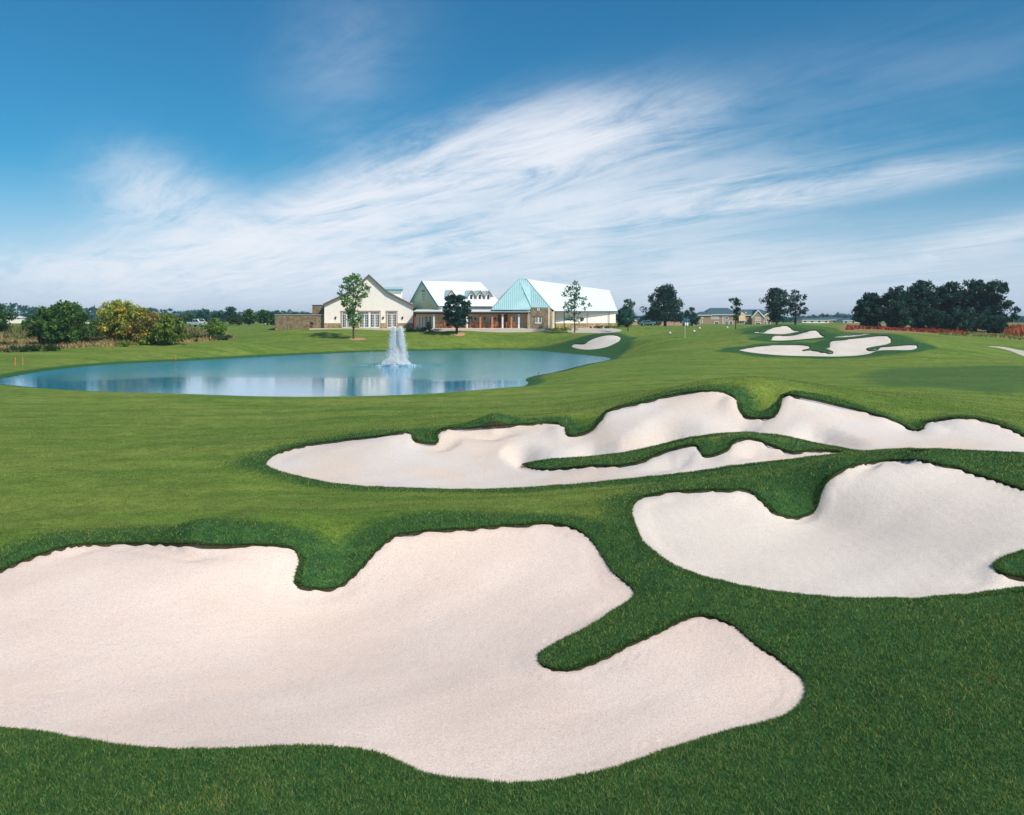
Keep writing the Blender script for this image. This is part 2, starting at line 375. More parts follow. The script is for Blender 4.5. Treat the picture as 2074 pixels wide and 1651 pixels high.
pond_px = [(-60,776),(-40,772),(0,768),(60,757),(150,745),(250,737),(400,730),(550,722),(650,717),(760,712.5),(900,710),(1000,709),(1080,710),(1150,716),(1200,720.5),(1237,727),
           (1180,740),(1120,755),(1068,766),(1064,771),(1070,776),(1058,783),(980,790),(850,800),(700,805),(550,805),(400,800),(250,796),(100,788),(0,779)]
pond = spline(pond_px, step=9.0); _D = ZC * F / (pond[:, 1] - HZ); pond = np.stack([(pond[:, 0] - CX) * _D / F, _D], 1)
def ground_z(X, Y, zb=None):
    X = np.asarray(X, float); Y = np.asarray(Y, float)
    z = base_z(X, Y) if zb is None else zb
    s = sdist(X, Y, pond, 9.0); d = -s
    sh = smooth01(d / 8.0)
    z = np.where(d > 0, z * sh + (.03 + d * .12) * (1 - sh), -np.minimum(1.6, .04 + s * .35))
    return z
def gz(x, y): return float(ground_z(np.array([x]), np.array([y]))[0])
def at(px, py, D): return Vector(((px - CX) * D / F, D, ZC - (py - HZ) * D / F))
def on(px, D): x = (px - CX) * D / F; return Vector((x, D, gz(x, D)))

BK = {
 'big': [(-150,1215),(0,1155),(60,1130),(140,1105),(220,1100),(300,1098),(450,1103),(560,1103),(597,1111),(607,1130),(602,1155),(598,1178),(620,1188),(655,1191),(690,1185),(730,1150),(770,1108),(800,1085),(850,1076),(950,1070),
   (1050,1063),(1140,1062),(1190,1083),(1225,1130),(1250,1162),(1283,1188),(1290,1198),(1282,1212),(1240,1240),(1180,1275),(1120,1305),(1092,1326),(1098,1344),(1140,1356),(1190,1346),(1250,1318),
   (1330,1280),(1390,1251),(1430,1246),(1480,1260),(1530,1300),(1590,1340),(1632,1378),(1632,1412),(1600,1445),(1540,1465),(1450,1488),(1350,1520),(1230,1560),(1130,1580),(1040,1587),(950,1580),
   (860,1567),(805,1542),(760,1525),(690,1515),(600,1511),(450,1518),(300,1515),(180,1500),(80,1482),(0,1475),(-150,1462),(-400,1440),(-400,1300)],
 'right': [(1278,1030),(1290,1012),(1330,1000),(1400,993),(1470,990),(1515,992),(1540,1010),(1562,1032),(1590,1044),(1620,1047),(1650,1032),(1662,997),(1682,965),(1720,945),(1790,932),(1860,930),(1930,945),
   (2000,965),(2074,990),(2160,1020),(2200,1070),(2150,1100),(2074,1115),(2030,1128),(2011,1144),(2035,1160),(2074,1168),(2140,1172),(2150,1178),(2074,1189),(1990,1201),(1880,1211),(1780,1213),(1650,1208),
   (1550,1195),(1450,1175),(1400,1160),(1340,1130),(1305,1100),(1285,1060)],
 'middle': [(537,940),(552,922),(600,905),(700,890),(780,881),(830,877),(838,890),(862,897),(888,894),(886,882),(893,871),(950,866),(1000,862),(1070,858),(1130,857),(1145,868),(1150,880),(1165,881),(1192,873),(1213,857),(1230,833),(1300,814),
   (1370,798),(1430,791),(1470,794),(1490,805),(1500,830),(1510,842),(1540,846),(1568,842),(1580,825),(1587,800),(1640,806),(1700,820),(1800,846),(1838,864),(1850,869),(1868,868),(1875,856),(1950,846),(2000,852),(2040,866),(2100,890),(2220,905),
   (2250,925),(2074,918),(1900,910),(1800,911),(1745,913),(1650,897),(1560,880),(1490,876),(1400,886),(1300,910),(1200,925),(1110,931),(1064,940),
   (1090,948),(1150,947),(1200,942),(1260,941),(1310,930),(1345,914),(1400,900),(1416,904),(1424,920),(1445,921),(1475,907),(1492,890),(1530,890),(1560,900),(1600,914),(1650,912),(1712,915),
   (1640,926),(1500,942),(1400,956),(1250,973),(1100,986),(950,992),(800,988),(680,980),(600,964),(555,951)],
 'pond': [(1157,701.5),(1161,697),(1186.8,695),(1189,692),(1206,683.5),(1231,678),(1249,679),(1258,683),(1255,690),(1231,702),(1198,708),(1172,706.7)],
 'top': [(1523.4,672.6),(1529.3,670.6),(1546,672),(1553,667.7),(1572.8,660.8),(1588.6,659.2),(1598.5,660.8),(1608,668),(1624,669.3),(1608,673.6),(1588.6,677),(1569,676.6),(1549,675.3)],
 'second': [(1554,688.4),(1562,686.5),(1565,680.5),(1580.7,679),(1604,678.5),(1628,672.6),(1646,668.3),(1656.8,669.7),(1663.8,677.6),(1673.6,681.5),(1648,685),(1608.4,688.4),(1578.7,689.8)],
 'sliver': [(1686,683),(1707,679.8),(1745,677),(1772,674),(1745,679.5),(1707,683)],
 'cluster': [(1494.7,708.2),(1519,703),(1549,699),(1588.6,697.5),(1620,697.5),(1638,700),(1643,704),(1625,708.8),(1648,709),(1667.7,713),(1686.5,714.5),(1687,712),(1673.6,706),(1666,702),(1679.6,702),(1681.5,691.4),(1707,687.4),
   (1756.7,681.5),(1786,679),(1800,680.5),(1806,687.4),(1804,694.4),(1786,699),(1754.7,706),(1757,708.2),(1778,707.5),(1781,703),(1806,700),(1845.6,697.3),(1857.5,698.3),(1859.5,703),(1849.6,708),(1806,709),(1776,710.5),
   (1762.6,716),(1737,720),(1697,722),(1648,721.5),(1588.6,720),(1539,716),(1509.5,712)],
}
BKW = {}; BN = {}
for k_, pl in BK.items():
    sp_ = spline(pl, step=8.0 if k_ in ('big', 'right', 'middle') else 2.5)
    if k_ in ('big', 'right', 'middle'):        # the turf edge is never a clean curve
        jit = np.convolve(rng.normal(size=len(sp_) + 4), [.25, .5, .7, .5, .25], 'valid')[:, None]
        cn = np.roll(sp_, -1, 0) - np.roll(sp_, 1, 0); cn = np.stack([-cn[:, 1], cn[:, 0]], 1) / (np.linalg.norm(cn, axis=1)[:, None] + 1e-6)
        sp_ = sp_ + cn * (jit * .7 + rng.normal(size=(len(sp_), 1)) * .3) * np.array([1, np.clip((sp_[:, 1].mean() - 645) / 500, .4, 1)])
    BKW[k_] = hit(sp_[:, 0], sp_[:, 1], ground_z if k_ == 'pond' else base_z)
BPAR = {'big': (.025, .05, 2.5), 'right': (.03, .06, 2.2), 'middle': (.04, .05, 1.5), 'pond': (.08, .06, 2), 'top': (.08, .05, 2), 'second': (.08, .05, 2), 'sliver': (.05, .03, 1), 'cluster': (.08, .05, 2)}

# the sheet: a fan of rows and columns that widens with distance
us = np.concatenate([np.linspace(-1.5, -.64, 14)[:-1], np.arange(-.64, .6401, .00255), np.linspace(.64, 1.5, 14)[1:]])
ds = np.concatenate([[2.5, 4, 5.5, 7], np.exp(np.arange(math.log(8), math.log(165), .0105)), np.exp(np.linspace(math.log(166), math.log(3500), 70))])
GX = us[None, :] * ds[:, None]; GY = np.repeat(ds[:, None], len(us), 1)
GB = base_z(GX, GY); GZ = ground_z(GX, GY, GB)
SD = {k_: sdist(GX, GY, p_) for k_, p_ in BKW.items()}
s_all = np.max(np.stack([SD[k_] for k_ in SD]), 0)
pond_s = sdist(GX, GY, pond, 9.0)
def pxpoly(pl, step=10.0): q = spline(pl, step=step); return hit(q[:, 0], q[:, 1], ground_z)
def region(pl, soft): return smooth01((sdist(GX, GY, pxpoly(pl), 8.0) + soft) / (2 * soft))
# rough: longer dark turf round the bunkers, on the near tee bank, by the pond mound; the rest is mown fairway
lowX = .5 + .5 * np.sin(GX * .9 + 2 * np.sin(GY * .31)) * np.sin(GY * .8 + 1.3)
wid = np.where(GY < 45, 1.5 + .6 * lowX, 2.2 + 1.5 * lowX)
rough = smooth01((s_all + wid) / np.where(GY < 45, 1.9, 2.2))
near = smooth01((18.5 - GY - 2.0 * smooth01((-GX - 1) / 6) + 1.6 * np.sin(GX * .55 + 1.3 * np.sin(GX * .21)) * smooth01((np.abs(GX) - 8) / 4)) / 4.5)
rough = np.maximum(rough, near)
rough = np.maximum(rough, region([(1000,712),(1100,702),(1150,691),(1200,677),(1262,676),(1284,690),(1270,712),(1240,727),(1200,722),(1140,716)], 2.0) * .95)
rough = np.maximum(rough, region([(1715,760),(1760,748),(1900,743),(2100,742),(2200,770),(2100,800),(1900,788),(1740,778)], 2.5) * .55)
rough = np.maximum(rough, region([(1480,671),(1560,657),(1640,658),(1730,668),(1840,679),(1900,700),(1870,715),(1780,725),(1650,728),(1560,722),(1690,690),(1560,694)], 2.5) * .55)
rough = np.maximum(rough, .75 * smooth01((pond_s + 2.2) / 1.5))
rough = np.maximum(rough, region([(1290,1060),(1260,1010),(1300,985),(1500,965),(1700,925),(1850,912),(2100,924),(2100,990),(1950,950),(1850,932),(1700,955),(1660,1040),(1600,1048),(1540,1010),(1480,992),(1330,1000)], .6))
dry = region([(-80,716),(0,713),(130,706),(300,698),(430,691),(478,684),(455,674),(380,664),(200,664),(0,668),(-80,672)], 2.0)
dry = np.maximum(dry, region([(1700,668),(1900,676),(2000,682),(2150,690),(2150,668),(1700,660)], 2.0))
dry = np.maximum(dry, .35 * smooth01((GY - 200) / 60))
NR, NC = GX.shape
idx = np.arange(NR * NC).reshape(NR, NC)
q0, q1, q2, q3 = idx[:-1, :-1].ravel(), idx[:-1, 1:].ravel(), idx[1:, 1:].ravel(), idx[1:, :-1].ravel()
TRI = np.concatenate([np.stack([q0, q1, q2], 1), np.stack([q0, q2, q3], 1)])
def clip(V, T, s):
    """part of a triangle mesh where s > 0 (columns of V beyond xyz ride along)"""
    ins = s > 0; cnt = ins[T].sum(1); full = T[cnt == 3]; part = T[(cnt == 1) | (cnt == 2)]
    newV, tris = [], [full]; base = len(V); keys = {}
    if len(part):
        pi = ins[part]; one = pi.sum(1) == 1
        odd = np.where(one, pi.argmax(1), (~pi).argmax(1)); r_ = np.arange(len(part))
        a, b, c = part[r_, odd], part[r_, (odd + 1) % 3], part[r_, (odd + 2) % 3]
        e = np.concatenate([np.stack([a, b], 1), np.stack([a, c], 1)]); lo, hi = e.min(1), e.max(1)
        key = lo.astype(np.int64) * base + hi; uq, first, inv = np.unique(key, return_index=True, return_inverse=True)
        l_, h_ = lo[first], hi[first]; t = (s[l_] / (s[l_] - s[h_]))[:, None]
        newV = V[l_] * (1 - t) + V[h_] * t; inv = inv.ravel()
        ab, ac = base + inv[:len(part)], base + inv[len(part):]
        tris += [np.stack([a, ab, ac], 1)[one], np.stack([ab, b, c], 1)[~one], np.stack([ab, c, ac], 1)[~one]]
        V = np.concatenate([V, newV])
    T = np.concatenate(tris); used, inv = np.unique(T, return_inverse=True)
    return V[used], inv.reshape(T.shape)
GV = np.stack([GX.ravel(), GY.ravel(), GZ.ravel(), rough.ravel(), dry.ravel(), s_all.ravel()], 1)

# turf
def turf_material():
    m_ = bpy.data.materials.new('turf'); m_.use_nodes = True
    t = NT(m_.node_tree); p = t.n['Principled BSDF']
    co = t.new('ShaderNodeTexCoord').outputs['Object']
    rg = t.new('ShaderNodeAttribute', attribute_name='rough').outputs['Fac']; dr = t.new('ShaderNodeAttribute', attribute_name='dry').outputs['Fac']
    fine = t.noise(co, 26, 6, .7); mid = t.noise(co, 2.6, 5, .6)
    mp = t.new('ShaderNodeMapping'); mp.inputs['Scale'].default_value = (.10, .42, .1); t.l.new(co, mp.inputs[0])
    broad = t.noise(mp.outputs[0], 1.0, 6, .6, .6)
    fair = t.mix(t.ramp(broad, .34, .66), (.104, .182, .025), (.174, .228, .042))
    fair = t.mix(t.m('MULTIPLY', t.ramp(t.noise(co, .55, 6, .65), .60, .80), .45), fair, (.26, .25, .085))
    fair = t.mix(1.0, fair, t.comb(*[t.ramp(t.noise(co, 1.1, 6, .72), .3, .7, .78, 1.2)] * 3), 'MULTIPLY')
    fair = t.mix(t.m('MULTIPLY', t.ramp(t.noise(co, .23, 7, .7), .56, .72), .55), fair, (.055, .12, .024))
    fair = t.mix(t.ramp(t.noise(co, 1.9, 3, .6), .70, .76), fair, (.24, .22, .09))
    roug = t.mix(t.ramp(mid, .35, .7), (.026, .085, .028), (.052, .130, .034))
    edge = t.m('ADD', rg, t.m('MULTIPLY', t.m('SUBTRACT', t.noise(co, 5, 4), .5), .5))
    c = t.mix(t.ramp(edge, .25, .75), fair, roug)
    drc = t.mix(t.ramp(t.noise(co, .5, 6, .7), .38, .62), (.30, .19, .10), (.17, .21, .055))
    c = t.mix(t.ramp(t.m('ADD', dr, t.m('MULTIPLY', t.m('SUBTRACT', broad, .5), .8)), .3, .7), c, drc)
    c = t.mix(1.0, c, t.comb(*[t.ramp(fine, .25, .75, .55, 1.4)] * 3), 'MULTIPLY')
    c = t.mix(1.0, c, t.comb(*[t.ramp(t.noise(co, 7.5, 6, .7), .3, .7, .78, 1.2)] * 3), 'MULTIPLY')
    t.put(p.inputs['Base Color'], c); p.inputs['Roughness'].default_value = .85; p.inputs['Specular IOR Level'].default_value = .12
    b = t.new('ShaderNodeBump'); b.inputs['Strength'].default_value = .8; b.inputs['Distance'].default_value = .05
    t.l.new(t.m('ADD', t.m('MULTIPLY', fine, .6), mid), b.inputs['Height']); t.l.new(b.outputs[0], p.inputs['Normal'])
    return m_
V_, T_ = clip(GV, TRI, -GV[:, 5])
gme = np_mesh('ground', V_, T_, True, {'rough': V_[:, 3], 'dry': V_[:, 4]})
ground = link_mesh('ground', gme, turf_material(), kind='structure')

# sand
def sand_material(name, c1, c2, rake=None):
    m_ = bpy.data.materials.new(name); m_.use_nodes = True
    t = NT(m_.node_tree); p = t.n['Principled BSDF']
    co = t.new('ShaderNodeTexCoord').outputs['Object']
    c = t.mix(t.ramp(t.noise(co, .45, 5, .6), .35, .68), c1, c2)
    sp_ = t.noise(co, 42, 4, .75); spk = t.ramp(sp_, .28, .62, .74, 1.06)
    c = t.mix(1.0, c, t.comb(*[spk] * 3), 'MULTIPLY')
    gr = t.ramp(t.noise(co, 9, 6, .72), .58, .72, 0, .30)
    c = t.mix(gr, c, (.42, .35, .28))
    t.put(p.inputs['Base Color'], c); p.inputs['Roughness'].default_value = .95; p.inputs['Specular IOR Level'].default_value = .1
    h = t.m('ADD', t.m('MULTIPLY', t.noise(co, 30, 6, .75), .7), t.m('MULTIPLY', t.noise(co, 5, 5, .6), .9))
    if rake:
        wv = t.new('ShaderNodeTexWave', wave_type='RINGS', rings_direction='Z'); mp = t.new('ShaderNodeMapping'); mp.inputs['Location'].default_value = rake
        t.l.new(co, mp.inputs[0]); t.l.new(mp.outputs[0], wv.inputs[0]); wv.inputs['Scale'].default_value = 1.1; wv.inputs['Distortion'].default_value = 2.5; wv.inputs['Detail'].default_value = 3
        h = t.m('ADD', h, t.m('MULTIPLY', wv.outputs['Fac'], .10))
    b = t.new('ShaderNodeBump'); b.inputs['Strength'].default_value = .55; b.inputs['Distance'].default_value = .03
    t.l.new(h, b.inputs['Height']); t.l.new(b.outputs[0], p.inputs['Normal'])
    return m_
SAND = {'pink': sand_material('pink_sand', (.745, .60, .525), (.78, .645, .575)), 'grey': sand_material('grey_sand', (.68, .60, .54), (.72, .645, .58), (4.0, -18.2, 0)),
        'mid': sand_material('mid_sand', (.68, .565, .49), (.66, .605, .575)), 'far': sand_material('far_sand', (.64, .585, .51), (.71, .63, .575))}
BLAB = {
 'big': ('large pinkish sand bunker filling the foreground, with a long dark grass finger', 'pink'),
 'right': ('greyish white sand bunker with raked rings, cut off by the right edge of the lawn', 'grey'),
 'middle': ('long sand bunker with steep back faces and a grass ridge along its middle', 'mid'),
 'pond': ('small isolated sand bunker on the mound beside the right end of the pond', 'far'),
 'top': ('topmost small sand bunker on the far mound, below the brick house', 'far'),
 'second': ('wedge-shaped sand bunker with a peak at its right, just below the topmost one', 'far'),
 'sliver': ('thin sliver of sand on the mound behind the branching far bunker', 'far'),
 'cluster': ('wide branching sand bunker in front of the dark oak grove', 'far')}
for k_, (lab, sm) in BLAB.items():
    lip, dep, wdt = BPAR[k_]; s = SD[k_].ravel()
    drop = lip + dep * smooth01(s / wdt) + .1 * smooth01(-s / .1)
    V2 = GV.copy(); V2[:, 2] -= drop
    if k_ in ('big', 'right', 'middle'):        # raked smooth: the floor is a soft sheet hung from the rim
        P = BKW[k_]; ppx = CX + F * P[:, 0] / P[:, 1]
        if k_ == 'middle': P = P[~((P[:, 1] > 26.9) & (P[:, 1] < 30.9) & (ppx > 1055) & (ppx < 1745))]      # the grass ridge stands on the sheet
        P = P[::max(1, len(P) // 130)]; zr = base_z(P[:, 0], P[:, 1]); m_ = np.nonzero(s > -.3)[0]; sc = 6.0; n = len(P)
        Q = lambda x, y: np.stack([np.ones_like(x), x, y], -1)
        A = np.zeros((n + 3, n + 3)); A[:n, :n] = _k(((P[:, None] - P[None]) ** 2).sum(2) / sc ** 2) + np.eye(n) * .03; A[:n, n:] = Q(*P.T); A[n:, :n] = A[:n, n:].T
        cf = np.linalg.solve(A, np.concatenate([zr, np.zeros(3)])); g = GV[m_, :2]
        flat = np.concatenate([_k(((q[:, None] - P[None]) ** 2).sum(2) / sc ** 2) @ cf[:n] + Q(*q.T) @ cf[n:] for q in np.array_split(g, 12)]) - drop[m_] - .03
        f_ = smooth01(s[m_] / (.5 if k_ != 'middle' else .9)) * (1 if k_ != 'middle' else .93)
        V2[m_, 2] = V2[m_, 2] * (1 - f_) + flat * f_
    if k_ in ('big', 'right', 'middle'):
        V2[:, 2] += .012 * np.sin(V2[:, 0] * 3.1 + np.sin(V2[:, 1] * 1.7)) * np.sin(V2[:, 1] * 2.7) * (s > .3)
    sv, st = clip(V2, TRI, s + .05)
    o = link_mesh('sand_bunker', np_mesh('sand', sv, st), SAND[sm], label=lab, cat='bunker', group='sand bunkers of the golf course')
    # turf-and-soil lip all round the edge, grass shadow painted into its colour
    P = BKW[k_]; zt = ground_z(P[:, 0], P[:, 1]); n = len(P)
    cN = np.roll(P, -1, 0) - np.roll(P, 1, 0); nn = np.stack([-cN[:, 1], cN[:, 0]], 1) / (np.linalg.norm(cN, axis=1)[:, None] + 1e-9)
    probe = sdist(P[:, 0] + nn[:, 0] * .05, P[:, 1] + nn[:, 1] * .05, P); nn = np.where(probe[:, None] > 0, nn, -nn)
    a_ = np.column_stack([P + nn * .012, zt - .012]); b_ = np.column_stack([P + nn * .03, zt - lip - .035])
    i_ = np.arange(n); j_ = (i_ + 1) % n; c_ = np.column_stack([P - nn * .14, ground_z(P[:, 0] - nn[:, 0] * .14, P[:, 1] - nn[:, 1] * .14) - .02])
    link_mesh('lip', np_mesh('lip', np.concatenate([a_, b_, c_]), np.concatenate([np.stack([i_, j_, n + j_, n + i_], 1), np.stack([2 * n + i_, 2 * n + j_, j_, i_], 1)])), M['soil_shade'], o)
    BN[k_] = (P, nn, zt)

def overlay(name, pl, m_, up=.02, step=6.0, **kw):
    """a paved or bare sheet lying on the turf"""
    s = sdist(GX, GY, pxpoly(pl, step)).ravel(); V2 = GV.copy(); V2[:, 2] += up
    sv, st = clip(V2, TRI, s)
    return link_mesh(name, np_mesh(name, sv, st), m_, kind='structure', **kw)
overlay('cart_path', [(1998,701.5),(2030,703),(2074,711),(2130,720),(2130,730),(2074,722),(2050,712.5),(2025,705.5)], M['paleconc'])
overlay('terrace_path', [(1150,668),(1262,667),(1256,671.5),(1240,674),(1180,674.5),(1150,673.5)], M['paleconc'])

# pond
def water_material():
    m_ = bpy.data.materials.new('water'); m_.use_nodes = True
    t = NT(m_.node_tree); p = t.n['Principled BSDF']
    p.inputs['Base Color'].default_value = (.03, .30, .50, 1); p.inputs['Specular Tint'].default_value = (.80, .93, 1.0, 1); p.inputs['Roughness'].default_value = .03; p.inputs['IOR'].default_value = 1.333
    p.inputs['Specular IOR Level'].default_value = .7
    co = t.new('ShaderNodeTexCoord').outputs['Object']; sx = t.new('ShaderNodeSeparateXYZ'); t.l.new(co, sx.inputs[0])
    patch = t.noise(co, .06, 3)
    rip = t.ramp(t.m('ADD', sx.outputs[1], t.m('MULTIPLY', t.m('SUBTRACT', patch, .5), 40)), 72, 92, .10, 1.0)
    mp = t.new('ShaderNodeMapping'); mp.inputs['Scale'].default_value = (1.0, 1.6, 1); t.l.new(co, mp.inputs[0])
    wv = t.m('ADD', t.noise(mp.outputs[0], 2.6, 4, .6), t.m('MULTIPLY', t.noise(mp.outputs[0], .8, 3), .5))
    b = t.new('ShaderNodeBump'); b.inputs['Distance'].default_value = .10; t.put(b.inputs['Strength'], t.m('MULTIPLY', rip, .45))
    t.l.new(wv, b.inputs['Height'])
    # rings spreading from the fountain
    fx = t.new('ShaderNodeMapping'); fx.inputs['Location'].default_value = (12.32, -100.0, 0); t.l.new(co, fx.inputs[0])
    ln = t.new('ShaderNodeVectorMath', operation='LENGTH'); t.l.new(fx.outputs[0], ln.inputs[0])
    ring = t.m('SINE', t.m('MULTIPLY', ln.outputs['Value'], 3.6)); amp = t.ramp(ln.outputs['Value'], 3.0, 8.5, 1.0, 0.0)
    b2 = t.new('ShaderNodeBump'); b2.inputs['Distance'].default_value = .10; t.put(b2.inputs['Strength'], amp); t.l.new(ring, b2.inputs['Height']); t.l.new(b.outputs[0], b2.inputs['Normal'])
    t.l.new(b2.outputs[0], p.inputs['Normal'])
    return m_
grow = pond - pond.mean(0); pe = pond + grow / np.linalg.norm(grow, axis=1)[:, None] * .35
pb = MB(); pb.poly([(x, y, 0) for x, y in pe]); pb.build('pond_water', water_material(), kind='structure')

# ------------------------------------------------------------------ clubhouse
def lampbox(parent, x, z, y=-.02):
    MB().box(x - .11, x + .11, y - .16, y, z - .25, z + .05).box(x - .15, x + .15, y - .20, y, z + .05, z + .13).build('wall_lamp', M['lampblack'], parent)
def glazed(name, parent, x0, x1, z0, z1, y, leaves=1, cols=2, rows=4, transom=0.0, fm='white', fw=.09):
    """a window or french door: frame and glazing bars in one mesh, the panes a sub-part, set on a wall facing -y"""
    f = MB()
    f.box(x0, x0 + fw, y - .07, y, z0, z1).box(x1 - fw, x1, y - .07, y, z0, z1).box(x0 + fw, x1 - fw, y - .07, y, z1 - fw, z1)
    f.box(x0 + fw, x1 - fw, y - .07, y, z0, z0 + fw * (2.2 if leaves > 1 else 1))
    top = z1 - fw; bot = z0 + fw * (2.2 if leaves > 1 else 1)
    if transom:
        zt = z1 - transom; f.box(x0 + fw, x1 - fw, y - .065, y, zt - fw, zt); 
        m_ = cols * leaves
        for i in range(1, m_): q = x0 + fw + (x1 - x0 - 2 * fw) * i / m_; f.box(q - .02, q + .02, y - .05, y - .02, zt, top)
        top = zt - fw
    W_ = (x1 - x0 - 2 * fw) / leaves
    for l in range(leaves):
        a = x0 + fw + l * W_; b = a + W_; st = fw * 1.15 if leaves > 1 else 0
        if l: f.box(a - st * .5, a + st, y - .07, y, bot, top)
        if l < leaves - 1: f.box(b - st, b - st * .5 - .002, y - .068, y, bot, top)
        a2, b2 = a + st, b - st
        for i in range(1, cols): q = a2 + (b2 - a2) * i / cols; f.box(q - .02, q + .02, y - .05, y - .02, bot, top)
        for j in range(1, rows): q = bot + (top - bot) * j / rows; f.box(a2, b2, y - .048, y - .022, q - .02, q + .02)
    o = f.build(name, M[fm], parent)
    MB().box(x0 + fw * .6, x1 - fw * .6, y - .03, y - .012, z0 + fw * .6, z1 - fw * .6).build('pane', M['glass'], o)
    return o
def roof_seams(q, n, r=.035):
    """raised standing seams running down a roof quad (eave a-b, ridge d-c)"""
    a, b, c, d = [Vector(p) for p in q]; m_ = MB(); up = (b - a).cross(d - a).normalized()
    if up.z < 0: up = -up
    for i in range(n + 1):
        t = i / n; p0, p1 = a.lerp(b, t) + up * r, d.lerp(c, t) + up * r
        if (p1 - p0).length > .2: m_.tube([p0, p1], r, 4)
    return m_

# --- gabled hall, its gable wall towards the pond
HD = 165.0; HZ0 = ZC - (664 - HZ) * HD / F; k = HD / F
hall = empty('gabled_hall', ((747 - CX) * k, HD, HZ0), R(8.7), label='cream gabled hall of the clubhouse with white french doors behind the fountain', cat='building')
def hx(px): return (px - 747) * k
def hz_(py): return (664 - py) * k
out = [(hx(658.5), -.8), (hx(658.5), hz_(617)), (hx(711), hz_(591)), (0, hz_(559.5)), (hx(783), hz_(592)), (hx(836.5), hz_(619)), (hx(836.5), -.8)]
MB().prism(out, 0, 13).build('wall', M['stucco'], hall)
rt = [(hx(656), hz_(616)), (hx(711), hz_(589.5)), (0, hz_(556)), (hx(783.5), hz_(590)), (hx(840), hz_(619))]
rf = MB(); th = .30
for a, b in zip(rt[:-1], rt[1:]):
    rf.hexa([(a[0], -.35, a[1] - th), (b[0], -.35, b[1] - th), (b[0], 13.3, b[1] - th), (a[0], 13.3, a[1] - th), (a[0], -.35, a[1]), (b[0], -.35, b[1]), (b[0], 13.3, b[1]), (a[0], 13.3, a[1])])
roof = rf.build('roof', M['roof_t'], hall)
bg_ = MB()
for a, b in zip(rt[:-1], rt[1:]):
    bg_.hexa([(a[0], -.42, a[1] - th - .06), (b[0], -.42, b[1] - th - .06), (b[0], -.352, b[1] - th - .06), (a[0], -.352, a[1] - th - .06), (a[0], -.42, a[1] + .03), (b[0], -.42, b[1] + .03), (b[0], -.352, b[1] + .03), (a[0], -.352, a[1] + .03)])
bg_.build('rake_board', M['trim'], roof)
doors = [(694, 712), (728.6, 747.3), (750, 768.5), (784.6, 802.5)]
edges = [658.5, 692.5, 713.5, 727, 770, 783, 804, 836.5]
for a, b in zip(edges[0::2], edges[1::2]):
    MB().box(hx(a) - .02, hx(b), -.14, -.003, -.8, hz_(655.3)).build('stone_base', M['stone2'], hall)
    MB().box(hx(a) - .03, hx(b) + .02, -.18, -.003, hz_(655.3), hz_(655.3) + .08).build('stone_cap', M['cap'], hall)
for a, b in doors:
    glazed('french_door', hall, hx(a), hx(b), -.05, hz_(631.2), -.004, 2, 3, 5, .42)
for a, b in ((691, 715), (726, 771), (781.5, 805)):
    MB().box(hx(a), hx(b), -.16, -.003, hz_(631.2) + .003, hz_(629.3)).build('lintel', M['lintel'], hall)
    for q in (a + 1.2, b - 1.2): MB().box(hx(q) - .08, hx(q) + .08, -.10, -.003, -.05, hz_(631.2)).build('door_casing', M['lintel'], hall)
for q in (681, 776, 815): lampbox(hall, hx(q), hz_(643))
glazed('window', hall, hx(744.5), hx(750.5), hz_(592), hz_(582.5), -.004, 1, 2, 3)
MB().box(hx(743), hx(752), -.12, -.003, hz_(582.3), hz_(580.5)).build('lintel', M['redwood'], hall)
# raised monitor with a shed roof on the right slope
dm = MB().box(hx(783), hx(817), 7.0, 12, 2.6, hz_(590.6) + .45).build('monitor_wall', M['stucco'], hall)
q_ = [(hx(781.5), 6.6, hz_(589.5) + .5), (hx(818.5), 6.6, hz_(589.5) + .5), (hx(819), 10.5, hz_(577.5)), (hx(779), 10.5, hz_(577.5))]
dr = MB().slab(q_, .14).build('monitor_roof', M['roof_t'], hall); roof_seams(q_, 8, .03).build('seams', M['seam'], dr)
MB().box(hx(781.5), hx(818.5), 6.5, 6.58, hz_(589.5) + .28, hz_(589.5) + .5).build('fascia', M['gutter'], dr)
# stone wing and garden wall to the left
swg = empty('stone_block', ((645.5 - CX) * 168 / F, 168, HZ0 - .3), label='square rubble stone block rising behind the garden wall', cat='building')
MB().box(-1.15, 1.1, 0, 3, -.6, 4.25).build('wall', M['stone'], swg); MB().box(-1.22, 1.12, -.06, 3.05, 4.25, 4.38).build('coping', M['gutter'], swg)
gw = empty('garden_wall', ((607 - CX) * 164.5 / F, 164.5, HZ0), label='long low rubble stone garden wall left of the cream gabled hall', cat='wall')
MB().box(-4.35, 4.35, 0, .5, -.8, 2.22).build('wall', M['stone'], gw); MB().box(-4.45, 4.36, -.08, .58, 2.22, 2.34).build('coping', M['cap'], gw)
MB().box(-4.45, -3.95, .58, 9, -.8, 2.22).build('wall_return', M['stone'], gw)
for i in range(26):
    x = -4.2 + i * .33
ter = MB(); pa, pb_ = (629 - CX) * 162.8 / F, (838 - CX) * 162.8 / F
ter.box(pa, pb_, 161.8, 164.98, HZ0 - 1.0, HZ0 - .07).build('terrace', M['concrete'], kind='structure')

